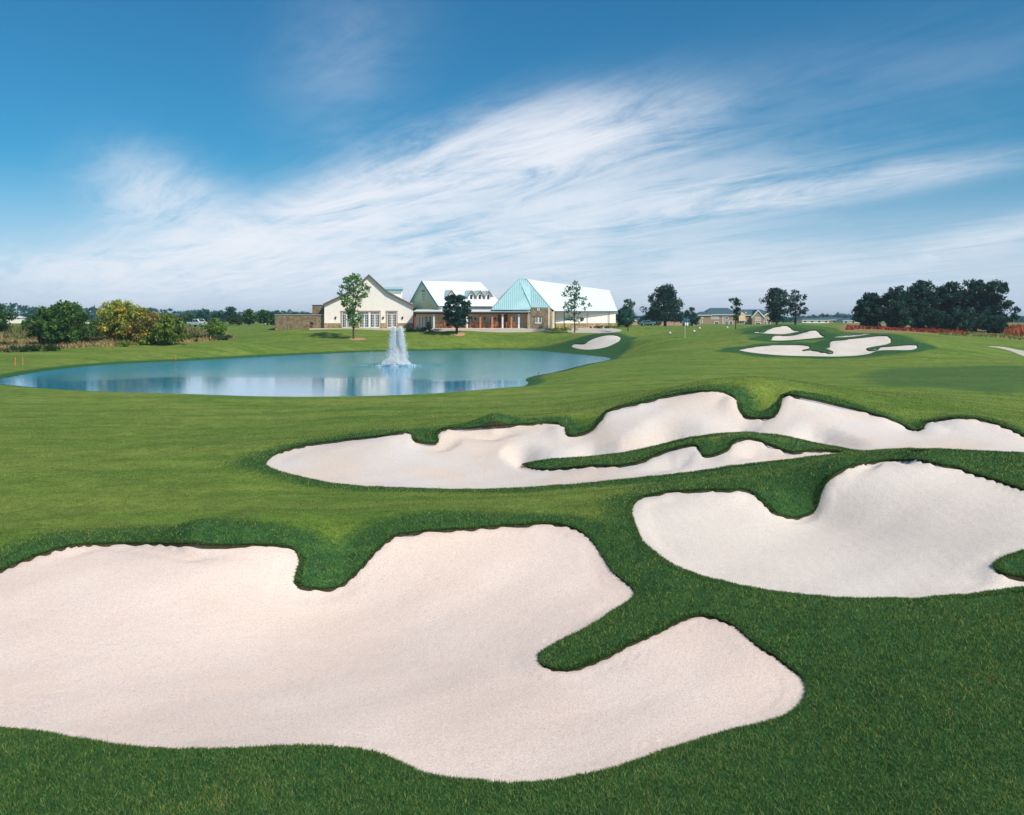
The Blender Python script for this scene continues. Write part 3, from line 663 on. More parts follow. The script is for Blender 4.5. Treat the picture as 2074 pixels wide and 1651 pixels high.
# --- middle hall: steep white metal roof, sage gable, long porch in front
th30 = R(30); axx = Vector((math.cos(th30), math.sin(th30), 0)); bxx = Vector((math.sin(th30), -math.cos(th30), 0))
PD = 161.0; PZ0 = ZC - (664.5 - HZ) * PD / F; kp = PD / F
mid = empty('porch_hall', ((950 - CX) * kp, PD, PZ0), label='middle hall of the clubhouse with steep white roof, dormers and a long porch', cat='building')
O_ = Vector(mid.location)
R0 = Vector((-16.3, 170, 11.8)) - O_
LEN = 13.2
def hp(t, wd, dz): q = R0 + axx * t + bxx * wd; return Vector((q.x, q.y, q.z + dz))
eF, eB = (6.87, -4.64), (-5.25, -3.70)
wl = MB()
wl.slab([hp(.35, eB[0] + .3, eB[1]), hp(.35, eF[0] - .3, eF[1] - .02), hp(.35, 0, -.12)], .001)
gv = [hp(.30, eB[0] + .3, -12), hp(.30, eF[0] - .3, -12), hp(.30, eF[0] - .3, eF[1] - .15), hp(.30, 0, -.28), hp(.30, eB[0] + .3, eB[1] - .1)]
gb = MB(); n = 5; gb.v = [tuple(p) for p in gv] + [tuple(p + axx * .3) for p in gv]
gb.f = [tuple(range(5)), tuple(range(9, 4, -1))] + [(i, 5 + i, 5 + (i + 1) % 5, (i + 1) % 5) for i in range(5)]
gb.build('gable_wall', M['sage'], mid)
def wallq(a, b, z0, z1, t, nrm):
    a, b = Vector(a), Vector(b); d = nrm * -t
    return MB().hexa([(*a.xy, z0), (*b.xy, z0), (*(b + d).xy, z0), (*(a + d).xy, z0), (*a.xy, z1), (*b.xy, z1), (*(b + d).xy, z1), (*(a + d).xy, z1)])
fa, fb = hp(.32, eF[0] - .35, 0), hp(LEN - .3, eF[0] - .35, 0)
wallq(fa, fb, -.5, R0.z + eF[1] - .18, .3, bxx).build('front_wall', M['stucco'], mid)
wallq(hp(LEN - .6, eB[0] + .3, 0), hp(LEN - .6, eF[0] - .7, 0), -.5, R0.z - 4.6, .3, axx).build('end_wall', M['stone'], mid)
fq = [hp(0, eF[0], eF[1]), hp(LEN, eF[0], eF[1]), hp(LEN - 1.2, 0, 0), hp(0, 0, 0)]
bq = [hp(LEN, eB[0], eB[1]), hp(0, eB[0], eB[1]), hp(0, 0, 0), hp(LEN - 1.2, 0, 0)]
rr = MB().slab(fq, .2).slab(bq, .2).build('roof', M['roof_w'], mid)
MB().slab([hp(LEN, eB[0], eB[1]), hp(LEN - 1.2, 0, 0), hp(LEN, eF[0], eF[1])], .1).build('roof_end', M['roof_w'], rr)
roof_seams(fq, 30, .022).build('seams', M['roof_w'], rr)
rk = MB()
for e in (eF, eB):
    a, b = hp(-.06, 0, .02), hp(-.06, e[0], e[1] + .02)
    rk.hexa([tuple(a - axx * .05 + Vector((0, 0, -.34))), tuple(b - axx * .05 + Vector((0, 0, -.34))), tuple(b + Vector((0, 0, -.34))), tuple(a + Vector((0, 0, -.34))), tuple(a - axx * .05), tuple(b - axx * .05), tuple(b), tuple(a)])
rk.build('rake_board', M['gutter'], rr)
MB().tube([hp(-.02, eF[0] + .05, eF[1] - .08), hp(LEN, eF[0] + .05, eF[1] - .08)], .10, 6).build('gutter', M['gutter'], rr)
# gable window on the sage wall
gw0 = hp(.27, -.35, -3.3); gwn = empty('gable_window', gw0, math.atan2(bxx.y, bxx.x)); gwn.parent = mid
glazed('window', gwn, -.1, .75, -.5, 1.2, 0, 1, 2, 3); MB().box(-.25, .9, -.1, -.003, 1.35, 1.6).build('lintel', M['trim'], gwn)
# four gabled dormers
slope = math.atan2(-eF[1], eF[0])
for t in (3.3, 7.35, 9.1, 10.85):
    wq = 5.15; hb = hp(t, wq, eF[1] * wq / eF[0]); hw = .62
    d = MB()
    base = [hb - axx * hw, hb + axx * hw]; zf = hb.z - .1; zt = hb.z + .95; za = hb.z + 1.75
    fr = [(-hw, zf), (hw, zf), (hw, zt), (0, za - .1), (-hw, zt)]
    def dp(s_, z, back): q = hb + axx * s_ - bxx * back; return (q.x, q.y, z)
    bk = 2.4
    d.v = [dp(s_, z, 0) for s_, z in fr] + [dp(s_, z, bk) for s_, z in fr]
    d.f = [tuple(range(5)), tuple(range(9, 4, -1))] + [(i, 5 + i, 5 + (i + 1) % 5, (i + 1) % 5) for i in range(5)]
    dd = d.build('dormer', M['white'], mid)
    ov = .28
    for sg in (-1, 1):
        q = [dp(0, za, -.3), dp(sg * (hw + ov), zt - ov * .95, -.3), dp(sg * (hw + ov), zt - ov * .95, bk), dp(0, za, bk)]
        MB().slab(q, .08).build('dormer_roof', M['roof_t'], dd)
        a, b = Vector(q[0]) + bxx * .03, Vector(q[1]) + bxx * .03
        MB().hexa([tuple(a + Vector((0, 0, -.24))), tuple(b + Vector((0, 0, -.24))), tuple(b - bxx * .05 + Vector((0, 0, -.24))), tuple(a - bxx * .05 + Vector((0, 0, -.24))), tuple(a), tuple(b), tuple(b - bxx * .05), tuple(a - bxx * .05)]).build('dormer_rake', M['redwood'], dd)
    MB().hexa([dp(-.24, zf + .25, -.02), dp(.24, zf + .25, -.02), dp(.24, zf + .25, .05), dp(-.24, zf + .25, .05), dp(-.24, zt, -.02), dp(.24, zt, -.02), dp(.24, zt, .05), dp(-.24, zt, .05)]).build('dormer_window', M['glass'], dd)
# porch: floor on a pale stone base, posts, beam, thin white roof, back wall with windows and doors
def mx(px): return (px - 950) * kp
def mz(py): return (664.5 - py) * kp
MB().box(mx(838.5), mx(1079), -.2, 8.5, -1.4, -.02).build('porch_floor', M['concrete'], mid)
MB().box(mx(880), mx(1098), -1.6, -.21, -1.4, -.10).build('patio_base', M['concrete'], mid)
MB().hexa([(mx(1098) + .003, -1.55, -1.4), (mx(1122), -1.5, -1.4), (mx(1122), .2, -1.4), (mx(1098) + .003, .2, -1.4), (mx(1098) + .003, -1.55, -.12), (mx(1122), -1.5, -.62), (mx(1122), .2, -.62), (mx(1098) + .003, .2, -.12)]).build('ramp', M['concrete'], mid)
MB().box(mx(838.5), mx(1079), 2.2, 2.5, -.02, mz(632)).build('porch_wall', M['tan'], mid)
MB().hexa([(mx(838), -.55, mz(632.6)), (mx(1078), -.55, mz(633.6)), (mx(1078), 4.6, mz(632)), (mx(838), 4.6, mz(632)), (mx(838), -.55, mz(630.4)), (mx(1078), -.55, mz(631.2)), (mx(1078), 4.6, mz(626.5)), (mx(838), 4.6, mz(626.5))]).build('porch_roof', M['roof_w'], mid)
MB().tube([(mx(838), -.62, mz(632)), (mx(1078), -.62, mz(633))], .08, 6).build('porch_gutter', M['gutter'], mid)
MB().box(mx(839.5), mx(1077), -.22, .1, mz(636.6), mz(633.7)).build('porch_beam', M['redwood'], mid)
for px, mm in ((841, 'redwood'), (879, 'white'), (917, 'orange_wood'), (946, 'white'), (973, 'orange_wood'), (997, 'orange_wood'), (1018, 'white'), (1036, 'orange_wood'), (1051, 'white'), (1075, 'redwood')):
    wd = .15
    MB().box(mx(px) - wd, mx(px) + wd, -.2, .08, -.02, mz(636.6)).box(mx(px) - wd * 1.5, mx(px) + wd * 1.5, -.26, .14, mz(637.6), mz(636.65)).build('post', M[mm], mid)
for a, b, nl in ((846, 855, 2), (858, 872, 2), (902, 910, 1), (947, 957, 2), (967, 972, 1), (986, 995, 2), (1040, 1049, 2), (1052, 1058, 2)):
    glazed('porch_door' if nl == 2 else 'porch_window', mid, mx(a), mx(b), .0 if nl == 2 else .55, mz(640), 2.196, nl, 2, 4)
for px in (896, 962, 981, 1002): lampbox(mid, mx(px), mz(645), 2.19)
MB().box(mx(1008), mx(1028), 2.1, 2.197, 0, mz(637)).build('dark_opening', M['redwood'], mid)
rl = MB()
for i in range(15):
    px = 884 + i * 15.5; rl.tube([(mx(px), -1.5, -.12), (mx(px), -1.5, .75)], .02, 4)
rl.tube([(mx(884), -1.5, .75), (mx(1101), -1.5, .75)], .018, 4).build('patio_railing', M['lampblack'], mid)

# --- hipped stone pavilion with the long white barn behind it
BD = 160.0; BZ0 = ZC - (668 - HZ) * BD / F; kb = BD / F
barn = empty('barn', ((1095 - CX) * kb, BD, BZ0), label='long barn at the right of the clubhouse with teal hip and white roof', cat='building')
OB = Vector(barn.location)
def P3(px, py, D): return at(px, py, D) - OB
A0, A1 = P3(1050, 565, 172), P3(1066, 565.5, 172)
e0, e1, e1b, e2, e3 = P3(996, 627.5, 160.5), P3(1075.5, 628, 160.5), P3(1076.5, 622.7, 160.5), P3(1114, 623, 160.5), P3(1124, 630.2, 163)
MB().slab([e0, e1, e1b, e2, A1, A0], .15).build('hip_roof', M['roof_t'], barn)
# seams follow the slope of the front hip
sm = MB(); nrm = (e2 - e0).cross(A0 - e0).normalized(); nrm = -nrm if nrm.z < 0 else nrm
for i in range(1, 30):
    px = 998 + i * 4; lo = P3(px, 627.6 if px < 1076 else 622.8, 160.5); up = Vector((0, A0.y - lo.y, 0))
    fr = 1.0
    if px < 1050: fr = (px - 996) / 54
    elif px > 1066: fr = (1114 - px) / 48
    hi = Vector((lo.x, lo.y + (A0.y - lo.y) * fr, lo.z + (A0.z - lo.z) * fr)); sm.tube([lo + nrm * .05, hi + nrm * .05], .035, 4)
sm.build('seams', M['seam'], barn)
MB().tube([e2, A1], .1, 5).tube([A0, A1], .1, 5).tube([e0, A0], .1, 5).tube([e0, e1], .09, 5).tube([e1b, e2], .09, 5).build('ridge_caps', M['seam'], barn)
B1, B2 = P3(1234, 588, 185), P3(1251, 630.2, 174.5)
sideq = [e3, B2, B1, A1]
mb = MB(); N_ = 10
pt = lambda s_, t: Vector(e3).lerp(B2, s_).lerp(A1.lerp(B1, s_), t)
for i in range(N_):
    for j in range(N_): mb.poly([pt(i / N_, j / N_), pt((i + 1) / N_, j / N_), pt((i + 1) / N_, (j + 1) / N_), pt(i / N_, (j + 1) / N_)])
mb.poly([e2, e3, A1])
back_l = Vector((A0.x - 6, A0.y + 8, e0.z)); back_r = Vector((B1.x - 2, B1.y + 9, B2.z))
mb.poly([A1, B1, back_r, back_l]); mb.poly([B1, B2, back_r]); mb.poly([A0, A1, back_l]); mb.poly([e0, A0, back_l])
br = mb.build('barn_roof', M['roof_w'], barn)
roof_seams(sideq, 24, .02).build('seams', M['roof_w'], br)
MB().tube([e3 - Vector((0, .1, .08)), B2 - Vector((0, .1, .08))], .09, 6).build('gutter', M['gutter'], br)
# barn long wall
w0, w1 = P3(1125, 663.5, 165.5), P3(1247, 663, 174.5); dn = (w1 - w0); nb = Vector((dn.y, -dn.x, 0)).normalized()
def bw(z0, z1, off, t, m_, nm, a=0.0, b=1.0):
    p, q = w0.lerp(w1, a) + nb * off, w0.lerp(w1, b) + nb * off; d = nb * -t
    return MB().hexa([(p.x, p.y, z0), (q.x, q.y, z0), (q.x + d.x, q.y + d.y, z0), (p.x + d.x, p.y + d.y, z0), (p.x, p.y, z1), (q.x, q.y, z1), (q.x + d.x, q.y + d.y, z1), (p.x + d.x, p.y + d.y, z1)]).build(nm, M[m_], barn)
zsplit = P3(1190, 655.5, 170).z; ztop = P3(1190, 630.6, 170).z
bw(-1.2, ztop, 0, .3, 'stucco', 'barn_wall'); bw(-1.2, zsplit, .14, .137, 'stone2', 'stone_base'); bw(zsplit, zsplit + .09, .18, .176, 'cap', 'stone_cap')
wallq(w1 - nb * .31, w1 - nb * .31 + Vector((-2.5, 9, 0)), -1.2, ztop, .3, Vector((1, .3, 0))).build('end_wall', M['stucco'], barn)
for px in (1141, 1187, 1231):
    f_ = (px - 1125) / 122; p = w0.lerp(w1, f_) + nb * .24
    MB().tube([(p.x, p.y, -1), (p.x, p.y, ztop)], .055, 6).build('downspout', M['gutter'] if px != 1187 else M['cap'], barn)
# pavilion walls
def bxp(px): return (px - 1095) * kb
def bzp(py): return (668 - py) * kb
MB().box(bxp(1076.5), bxp(1110.5), .25, 5.5, -.9, bzp(623.5)).build('pavilion_wall', M['stone'], barn)
MB().box(bxp(1110.5), bxp(1113.2), .22, .6, -.9, bzp(623.6)).build('corner_pilaster', M['stucco'], barn)
MB().hexa([(bxp(1113.3), .3, -.9), (bxp(1120), 2.6, -.9), (bxp(1119), 5.4, -.9), (bxp(1113.3), 5.4, -.9), (bxp(1113.3), .3, bzp(624)), (bxp(1120), 2.6, bzp(629)), (bxp(1119), 5.4, bzp(629)), (bxp(1113.3), 5.4, bzp(625))]).build('side_wall', M['stone2'], barn)
MB().box(bxp(1120.3), bxp(1124.5), 2.7, 3.2, -.9, bzp(630)).build('side_pilaster', M['stucco'], barn)
MB().box(bxp(1069), bxp(1076.3), .5, 5, -.9, bzp(628.5)).build('porch_end_wall', M['tan'], barn)
glazed('window', barn, bxp(1083.5), bxp(1097), bzp(655.5), bzp(641.5), .246, 2, 2, 4)
MB().box(bxp(1082), bxp(1098.5), .1, .247, bzp(641.3), bzp(640)).build('lintel', M['redwood'], barn)
glazed('small_window', barn, bxp(1088), bxp(1093.5), bzp(630), bzp(624.6), .246, 1, 2, 2)
for px in (1070.5, 1075.3): MB().tube([(bxp(px), .2, -.6), (bxp(px), .2, bzp(629))], .05, 6).build('downspout', M['cap'], barn)

# --- furniture on the porch
def chair_mesh():
    b = MB().box(-.27, .27, -.25, .25, .40, .47)
    for sx in (-.24, .24):
        for sy in (-.22, .22): b.box(sx - .03, sx + .03, sy - .03, sy + .03, 0, .40 if sy < 0 else 1.05)
        b.box(sx - .035, sx + .035, -.25, .19, .62, .66)
    for i in range(4): b.box(-.20 + i * .115, -.15 + i * .115, .205, .235, .5, 1.02)
    b.box(-.21, .21, .2, .245, .98, 1.08)
    return b
proto = None; npl = 0
tb0 = None
for i, px in enumerate([886, 893, 903, 910, 921, 932, 939, 950, 957, 964, 969, 977, 983, 990, 994, 1001, 1007, 1012, 1022, 1029, 1040, 1044]):
    if proto is None:
        proto = chair_mesh().build('porch_chair', M['orange_wood'], label='orange-brown slatted wooden armchair on the clubhouse porch', cat='chair', group='wooden chairs along the porch'); o = proto
    else: o = copy_thing(proto)
    o.location = (O_.x + mx(px), PD + .35 + random.uniform(0, 1.1), PZ0 - .02); o.rotation_euler = (0, 0, random.choice([0, 1.57, 3.14, 4.7]) + random.uniform(-.4, .4))
for i, px in enumerate([898, 926, 954, 980, 1004, 1026]):
    if tb0 is None:
        tb0 = MB().lathe([(.52, .70), (.52, .74)], 12).lathe([(.05, 0), (.05, .70)], 6).lathe([(.26, 0), (.24, .04)], 8).build('porch_table', M['orange_wood'], label='round wooden table among the chairs on the clubhouse porch', cat='table', group='round tables along the porch'); o = tb0
    else: o = copy_thing(tb0)
    o.location = (O_.x + mx(px), PD + 1.0, PZ0 - .02)
pot = empty('planter', (*at(631, 665.5, 162.2).xy, HZ0 - .07), label='terracotta pot with a small dark shrub in front of the garden wall', cat='planter')
MB().lathe([(.18, 0), (.26, .45), (.30, .46), (.30, .56), (.24, .56)], 12).build('pot', M['terracotta'], pot, True)
POT = pot

# ------------------------------------------------------------------ trees and shrubs
def leaf_cloud(centers, radii, per, size, cols, flat=.8, tri=False, jitter=.35):
    """leaf faces spread through clumps; cols: list of (rgb) mixed per clump and per leaf"""
    centers = np.asarray(centers, float); n = len(centers) * per
    c = np.repeat(centers, per, 0); r = np.repeat(np.asarray(radii, float), per)[:, None]
    d = rng.normal(size=(n, 3)); d /= np.linalg.norm(d, axis=1)[:, None]; rad = rng.random((n, 1)) ** .45
    p = c + d * rad * r * np.array([1, 1, flat])
    a = rng.normal(size=(n, 3)); a /= np.linalg.norm(a, axis=1)[:, None]
    b = np.cross(a, rng.normal(size=(n, 3)) + np.array([0, 0, .4])); b /= np.linalg.norm(b, axis=1)[:, None] + 1e-9
    s = size * (1 + jitter * rng.normal(size=(n, 1))).clip(.4, 2)
    V = np.stack([p - a * s * .5 - b * s * .32, p + a * s * .5 - b * s * .28, p + a * s * .1 + b * s * .42], 1).reshape(-1, 3)
    T = np.arange(n * 3).reshape(-1, 3)
    cols = np.asarray(cols, float); ci = rng.integers(0, len(cols), len(centers)); cc = np.repeat(cols[ci] * rng.uniform(.6, 1.45, (len(centers), 1)), per, 0)
    c2 = cols[rng.integers(0, len(cols), n)]; col = (cc * .65 + c2 * .35) * (1 + .28 * rng.normal(size=(n, 1))).clip(.45, 1.7)
    return V, T, np.repeat(col, 3, 0)
GREEN = [(.085, .20, .035), (.11, .24, .04), (.065, .16, .04), (.15, .24, .045)]
DARK = [(.020, .075, .058), (.026, .090, .060), (.016, .062, .055), (.036, .10, .052)]
HAZE_TEAL = [(.030, .14, .135), (.045, .16, .14), (.03, .12, .135), (.07, .18, .11)]  # blue-green of distance haze painted into the leaf colour
YELL = [(.44, .44, .055), (.34, .40, .055), (.52, .40, .06), (.24, .34, .05)]
ORNG = [(.42, .24, .08), (.34, .25, .08), (.26, .26, .08), (.46, .23, .08)]
LIME = [(.16, .28, .04), (.22, .31, .05), (.12, .22, .04)]
def tree(name, label, pos, H, cw, crown, cols, trunks=1, bark='bark', clumps=60, per=60, size=.32, cr=.8, base=.3, tr=.16, group=None, lean=0.0, seed=None, fork=.45):
    """H height, cw crown width; crown: list of (fraction of height, half-width fraction) giving the outline; limbs run to clumps"""
    rs = np.random.default_rng(seed if seed is not None else abs(hash((round(pos[0], 2), round(pos[1], 2)))) % 99999)
    root = empty(name, pos, 0, label=label, cat='shrub' if 'shrub' in name else 'tree', group=group)
    cw = cw * 1.36; clumps = int(clumps * 1.25)
    hs, wsx = zip(*crown); C_ = []
    tries = 0
    while len(C_) < clumps and tries < 20000:
        tries += 1
        h = rs.uniform(hs[0], hs[-1]); wmax = np.interp(h, hs, wsx) * cw / 2
        a = rs.uniform(0, 2 * math.pi); r = math.sqrt(rs.random()) * wmax
        if rs.random() > .25 + .75 * wmax / (cw / 2): continue
        # irregular lobes
        lob = .78 + .3 * math.sin(3 * a + 7 * h + (seed or 1)) * .5 + .12 * math.sin(5 * a - 11 * h)
        C_.append((r * math.cos(a) * lob + lean * h, r * math.sin(a) * lob, h * H))
    C_ = np.array(C_)
    tb = MB()
    for k_ in range(trunks):
        sx = (k_ - (trunks - 1) / 2) * .35 * (tr / .16); top = Vector((lean * .8 + (k_ - (trunks - 1) / 2) * cw * .16, rs.uniform(-.3, .3), H * (.86 if trunks == 1 else .62)))
        pts = [Vector((sx, 0, -.25)), Vector((sx * 1.1, 0, .05)), Vector((sx * 1.3 + rs.uniform(-.06, .06), rs.uniform(-.05, .05), H * .22)), Vector((sx, 0, 0)).lerp(top, .55) + Vector((rs.uniform(-.12, .12), rs.uniform(-.1, .1), 0)), top]
        tb.tube(pts, [tr * 1.5, tr * 1.15, tr * .95, tr * .6, tr * .15], 7)
        nl = max(6, clumps // (4 * trunks)) if clumps < 160 else 26
        for ci in rs.choice(len(C_), min(nl, len(C_)), False):
            e = Vector(C_[ci]); f = min(max((e.z / H - .12) / .9, fork * .45), .85); hh = f * (pts[-1].z) * .82
            tt = hh / pts[-1].z; s_ = Vector((sx, 0, 0)).lerp(top, tt); s_.z = hh
            if e.z < s_.z: s_.z = max(e.z * .8, H * .12)
            md = s_.lerp(e, .5) + Vector((0, 0, -.06 * (e - s_).length)); rr_ = tr * .42 * (1 - tt * .6)
            tb.tube([s_, md, e], [rr_, rr_ * .65, rr_ * .2], 5)
    tb.build('trunk', M[bark], root, True)
    V, T, c = leaf_cloud(C_, cr * (.65 + .6 * rs.random(len(C_))), per, size, cols)
    link_mesh('crown', np_mesh('crown', V, T, False, {'col': c}), M['leaf'], root)
    return root
def gpos(px, D, dz=0.0): p = on(px, D); return (p.x, p.y, p.z + dz)
def ht(pyt, pyb, D): return (pyb - pyt) * D / F
LOLLI = [(.30, .35), (.42, .75), (.6, 1.0), (.75, .95), (.9, .6), (.99, .15)]
ROUND = [(.22, .6), (.4, .95), (.6, 1.0), (.8, .8), (.97, .25)]
BUSH = [(.10, .6), (.3, .95), (.55, 1.0), (.8, .75), (.97, .3)]
# trees on the clubhouse lawn
D_ = 150; p = on(716, D_)
t1 = tree('lawn_tree', 'young green tree with a dense top in front of the cream gabled hall', p, ht(551, 686, D_), 5.3, [(.22, .25), (.34, .55), (.48, .7), (.60, .85), (.72, 1.0), (.86, .8), (.98, .25)], [(.10, .26, .06), (.15, .30, .05), (.07, .20, .08), (.22, .32, .06)], clumps=92, per=26, size=.30, cr=.55, tr=.13, seed=3)
D_ = 155; t2 = tree('lawn_tree', 'dark compact round oak in front of the clubhouse porch', on(925, D_), ht(593, 673, D_), 4.3, [(.22, .7), (.4, .95), (.62, 1.0), (.82, .8), (.97, .3)], DARK, clumps=92, per=52, size=.3, cr=.55, tr=.2, seed=4)
t3 = tree('lawn_tree', 'tall sparse young tree in front of the white barn', on(1164, D_), ht(570, 674, D_), 4.6, [(.22, .4), (.35, .9), (.55, 1.0), (.75, .75), (.98, .2)], [(.06, .20, .12), (.09, .22, .10), (.05, .17, .09)], clumps=52, per=18, size=.30, cr=.5, tr=.10, seed=5)
D_ = 158; t4 = tree('lawn_tree', 'small sparse tree in front of the dark shrub at the barn end', on(1272, D_), ht(608, 677, D_), 2.4, [(.35, .6), (.5, .8), (.7, .7), (.85, 1.0), (.98, .4)], [(.05, .17, .12), (.06, .18, .10)], clumps=26, per=18, size=.28, cr=.42, tr=.09, seed=6)
tree('evergreen_shrub', 'dark bushy shrub at the far right end of the barn', on(1268, 178), 3.6, 3.6, BUSH, DARK + HAZE_TEAL, trunks=2, clumps=60, per=40, size=.32, cr=.6, tr=.08, seed=8)
for px, D_, rx in ((724, 149.5, 1.3), (930, 154.8, 1.0), (1164, 154.8, .7)):
    q = on(px, D_); mbm = MB(); ring = [(q.x + rx * math.cos(a), q.y + rx * 1.3 * math.sin(a)) for a in np.linspace(0, 2 * math.pi, 18)[:-1]]
    top = [(x, y, gz(x, y) + .05) for x, y in ring]; cc = (q.x, q.y, q.z + .12)
    for i in range(len(top)): mbm.poly([top[i], top[(i + 1) % len(top)], cc])
    mbm.build('mulch_bed', M['mulch'], kind='structure')
# oaks towards the right
tree('oak_tree', 'large dark oak standing alone between the barn and the brick house', on(1347, 230), ht(581, 663, 230), 9.8, [(.16, .75), (.3, 1.0), (.45, .95), (.65, .72), (.85, .5), (.98, .22)], DARK, clumps=150, per=55, size=.42, cr=.95, tr=.34, seed=11)
tree('lawn_tree', 'thin young tree standing in front of the brick house', on(1490, 150), ht(600, 667, 150), 1.6, [(.3, .5), (.5, .7), (.7, .8), (.9, 1.0), (.98, .4)], [(.03, .09, .06), (.05, .11, .05)], clumps=30, per=22, size=.27, cr=.36, tr=.08, seed=12)
tree('oak_tree', 'dark upright oak at the right end of the brick house', on(1573, 225), ht(587, 662, 225), 6.0, [(.12, .5), (.3, .55), (.5, .8), (.65, 1.0), (.85, .8), (.98, .4)], DARK, clumps=85, per=50, size=.40, cr=.8, tr=.22, seed=13)
tree('oak_tree', 'gaunt sparse oak with bare upper twigs beside the dark upright one', on(1611, 225), ht(591, 662, 225), 5.6, [(.30, .7), (.5, 1.0), (.75, .8), (.98, .5)], DARK, clumps=42, per=42, size=.36, cr=.62, tr=.24, seed=14)
# the dark grove
grove = [(1763, 165, 599, 4.6, 21, 'dark round oak at the left end of the grove behind the bunkers'),
         (1818, 163, 580, 5.6, 22, 'broad dark oak second from the left in the grove'),
         (1868, 166, 570, 5.2, 23, 'tall narrow-topped dark oak third from the left in the grove'),
         (1922, 168, 573, 5.6, 24, 'round-topped dark oak in the middle of the grove, right of a gap of sky'),
         (1975, 162, 568, 6.0, 25, 'wide dark oak second from the right in the grove'),
         (2012, 158, 567, 6.0, 26, 'tallest dark oak at the right end of the grove')]
for px, D_, pt_, cw, sd_, lab in grove:
    tree('oak_tree', lab, on(px, D_), ht(pt_, 669, D_), cw, [(.08, .55), (.25, .95), (.5, 1.0), (.72, .85), (.88, .6), (.99, .3)], DARK, clumps=125, per=56, size=.36, cr=.72, tr=.30, seed=sd_, group='dark oaks of the grove')
for i, (px, D_, h, cw, lab) in enumerate([(1955, 152, 3.8, 5.0, 'low dark green shrub filling the foot of the grove'), (1900, 155, 3.2, 4.2, 'low dark shrub under the middle of the grove'), (2020, 150, 2.6, 3.2, 'small dark shrub at the right foot of the grove')]):
    tree('undergrowth_shrub', lab, on(px, D_), h, cw, BUSH, DARK + [(.02, .07, .045)], trunks=2, clumps=50, per=45, size=.32, cr=.7, tr=.08, seed=31 + i)
# scrub trees at the left
tree('scrub_tree', 'big round green bushy tree with several stems in the dry scrub', on(131, 122), ht(611, 698, 122), 7.3, BUSH, GREEN + [(.05, .12, .03), (.04, .10, .03)], trunks=4, clumps=190, per=52, size=.30, cr=.62, tr=.10, seed=41)
tree('scrub_tree', 'yellow-green autumn tree in the dry scrub', on(246, 128), ht(609, 694, 128), 6.4, BUSH, YELL + [(.18, .26, .05)], trunks=3, clumps=150, per=46, size=.28, cr=.60, tr=.09, seed=42)
tree('scrub_tree', 'orange-brown half-bare tree right of the yellow-green one', on(298, 126), ht(623, 694, 126), 4.8, BUSH, ORNG + YELL + [(.14, .16, .05)], trunks=3, clumps=80, per=40, size=.27, cr=.55, tr=.08, seed=43)
tree('scrub_tree', 'bright green low tree beside the orange-brown one', on(343, 124), ht(632, 692, 124), 4.6, BUSH, LIME + [(.24, .26, .05), (.12, .16, .04)], trunks=3, clumps=90, per=40, size=.27, cr=.55, tr=.08, seed=44)
tree('scrub_tree', 'small lime-green tree below the white pickup', on(436, 136), ht(640, 683, 136), 3.1, BUSH, LIME, trunks=3, clumps=55, per=36, size=.25, cr=.42, tr=.06, seed=45)
tree('scrub_tree', 'green tree cut off by the left edge', on(-6, 150), ht(607, 668, 150), 4.2, BUSH, [(.06, .16, .06), (.05, .13, .06), (.08, .18, .05)], trunks=2, clumps=64, per=40, size=.32, cr=.65, tr=.1, seed=46)
tree('scrub_tree', 'small dark bush half hidden behind the big round one', on(62, 148), ht(622, 662, 148), 2.6, BUSH, DARK + GREEN, trunks=2, clumps=34, per=36, size=.28, cr=.5, tr=.07, seed=47)
# small trees on the field
fld = [(466, 235, 618, 657, 2.6, HAZE_TEAL, 'slim teal tree on the field behind the pickup'), (504, 215, 628, 659, 2.6, DARK + GREEN, 'small dark oval tree left of the garden wall, taller of two'),
       (535, 208, 632, 661, 3.0, DARK + GREEN, 'round dark small tree nearest the garden wall'), (548, 230, 634, 657, 1.9, DARK + HAZE_TEAL, 'little dark tree beside the parked teal car'),
       (478, 230, 634, 656, 3.4, [(.05, .10, .035), (.04, .09, .04)], 'green spreading small tree on the field'), (415, 260, 622, 654, 4.6, HAZE_TEAL, 'broad teal tree straight behind the white pickup'),
       (384, 270, 630, 654, 4.0, HAZE_TEAL + GREEN, 'teal-green tree left behind the white pickup'), (445, 262, 626, 655, 3.4, HAZE_TEAL, 'teal tree right behind the white pickup')]
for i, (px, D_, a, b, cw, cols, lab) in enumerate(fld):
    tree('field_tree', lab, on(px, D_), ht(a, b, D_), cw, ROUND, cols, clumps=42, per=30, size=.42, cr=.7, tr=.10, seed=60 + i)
for i, (px, lab) in enumerate([(1305, 'dark low tree in front of the pink boundary wall, nearest the barn'), (1325, 'dark low tree before the pink boundary wall, left of the big oak'), (1402, 'dark round tree left of the brick house')]):
    tree('field_tree', lab, on(px, 255), 2.4 + (i == 2) * 1.2, 3.2, BUSH, DARK + HAZE_TEAL, clumps=34, per=30, size=.42, cr=.65, tr=.09, seed=80 + i)
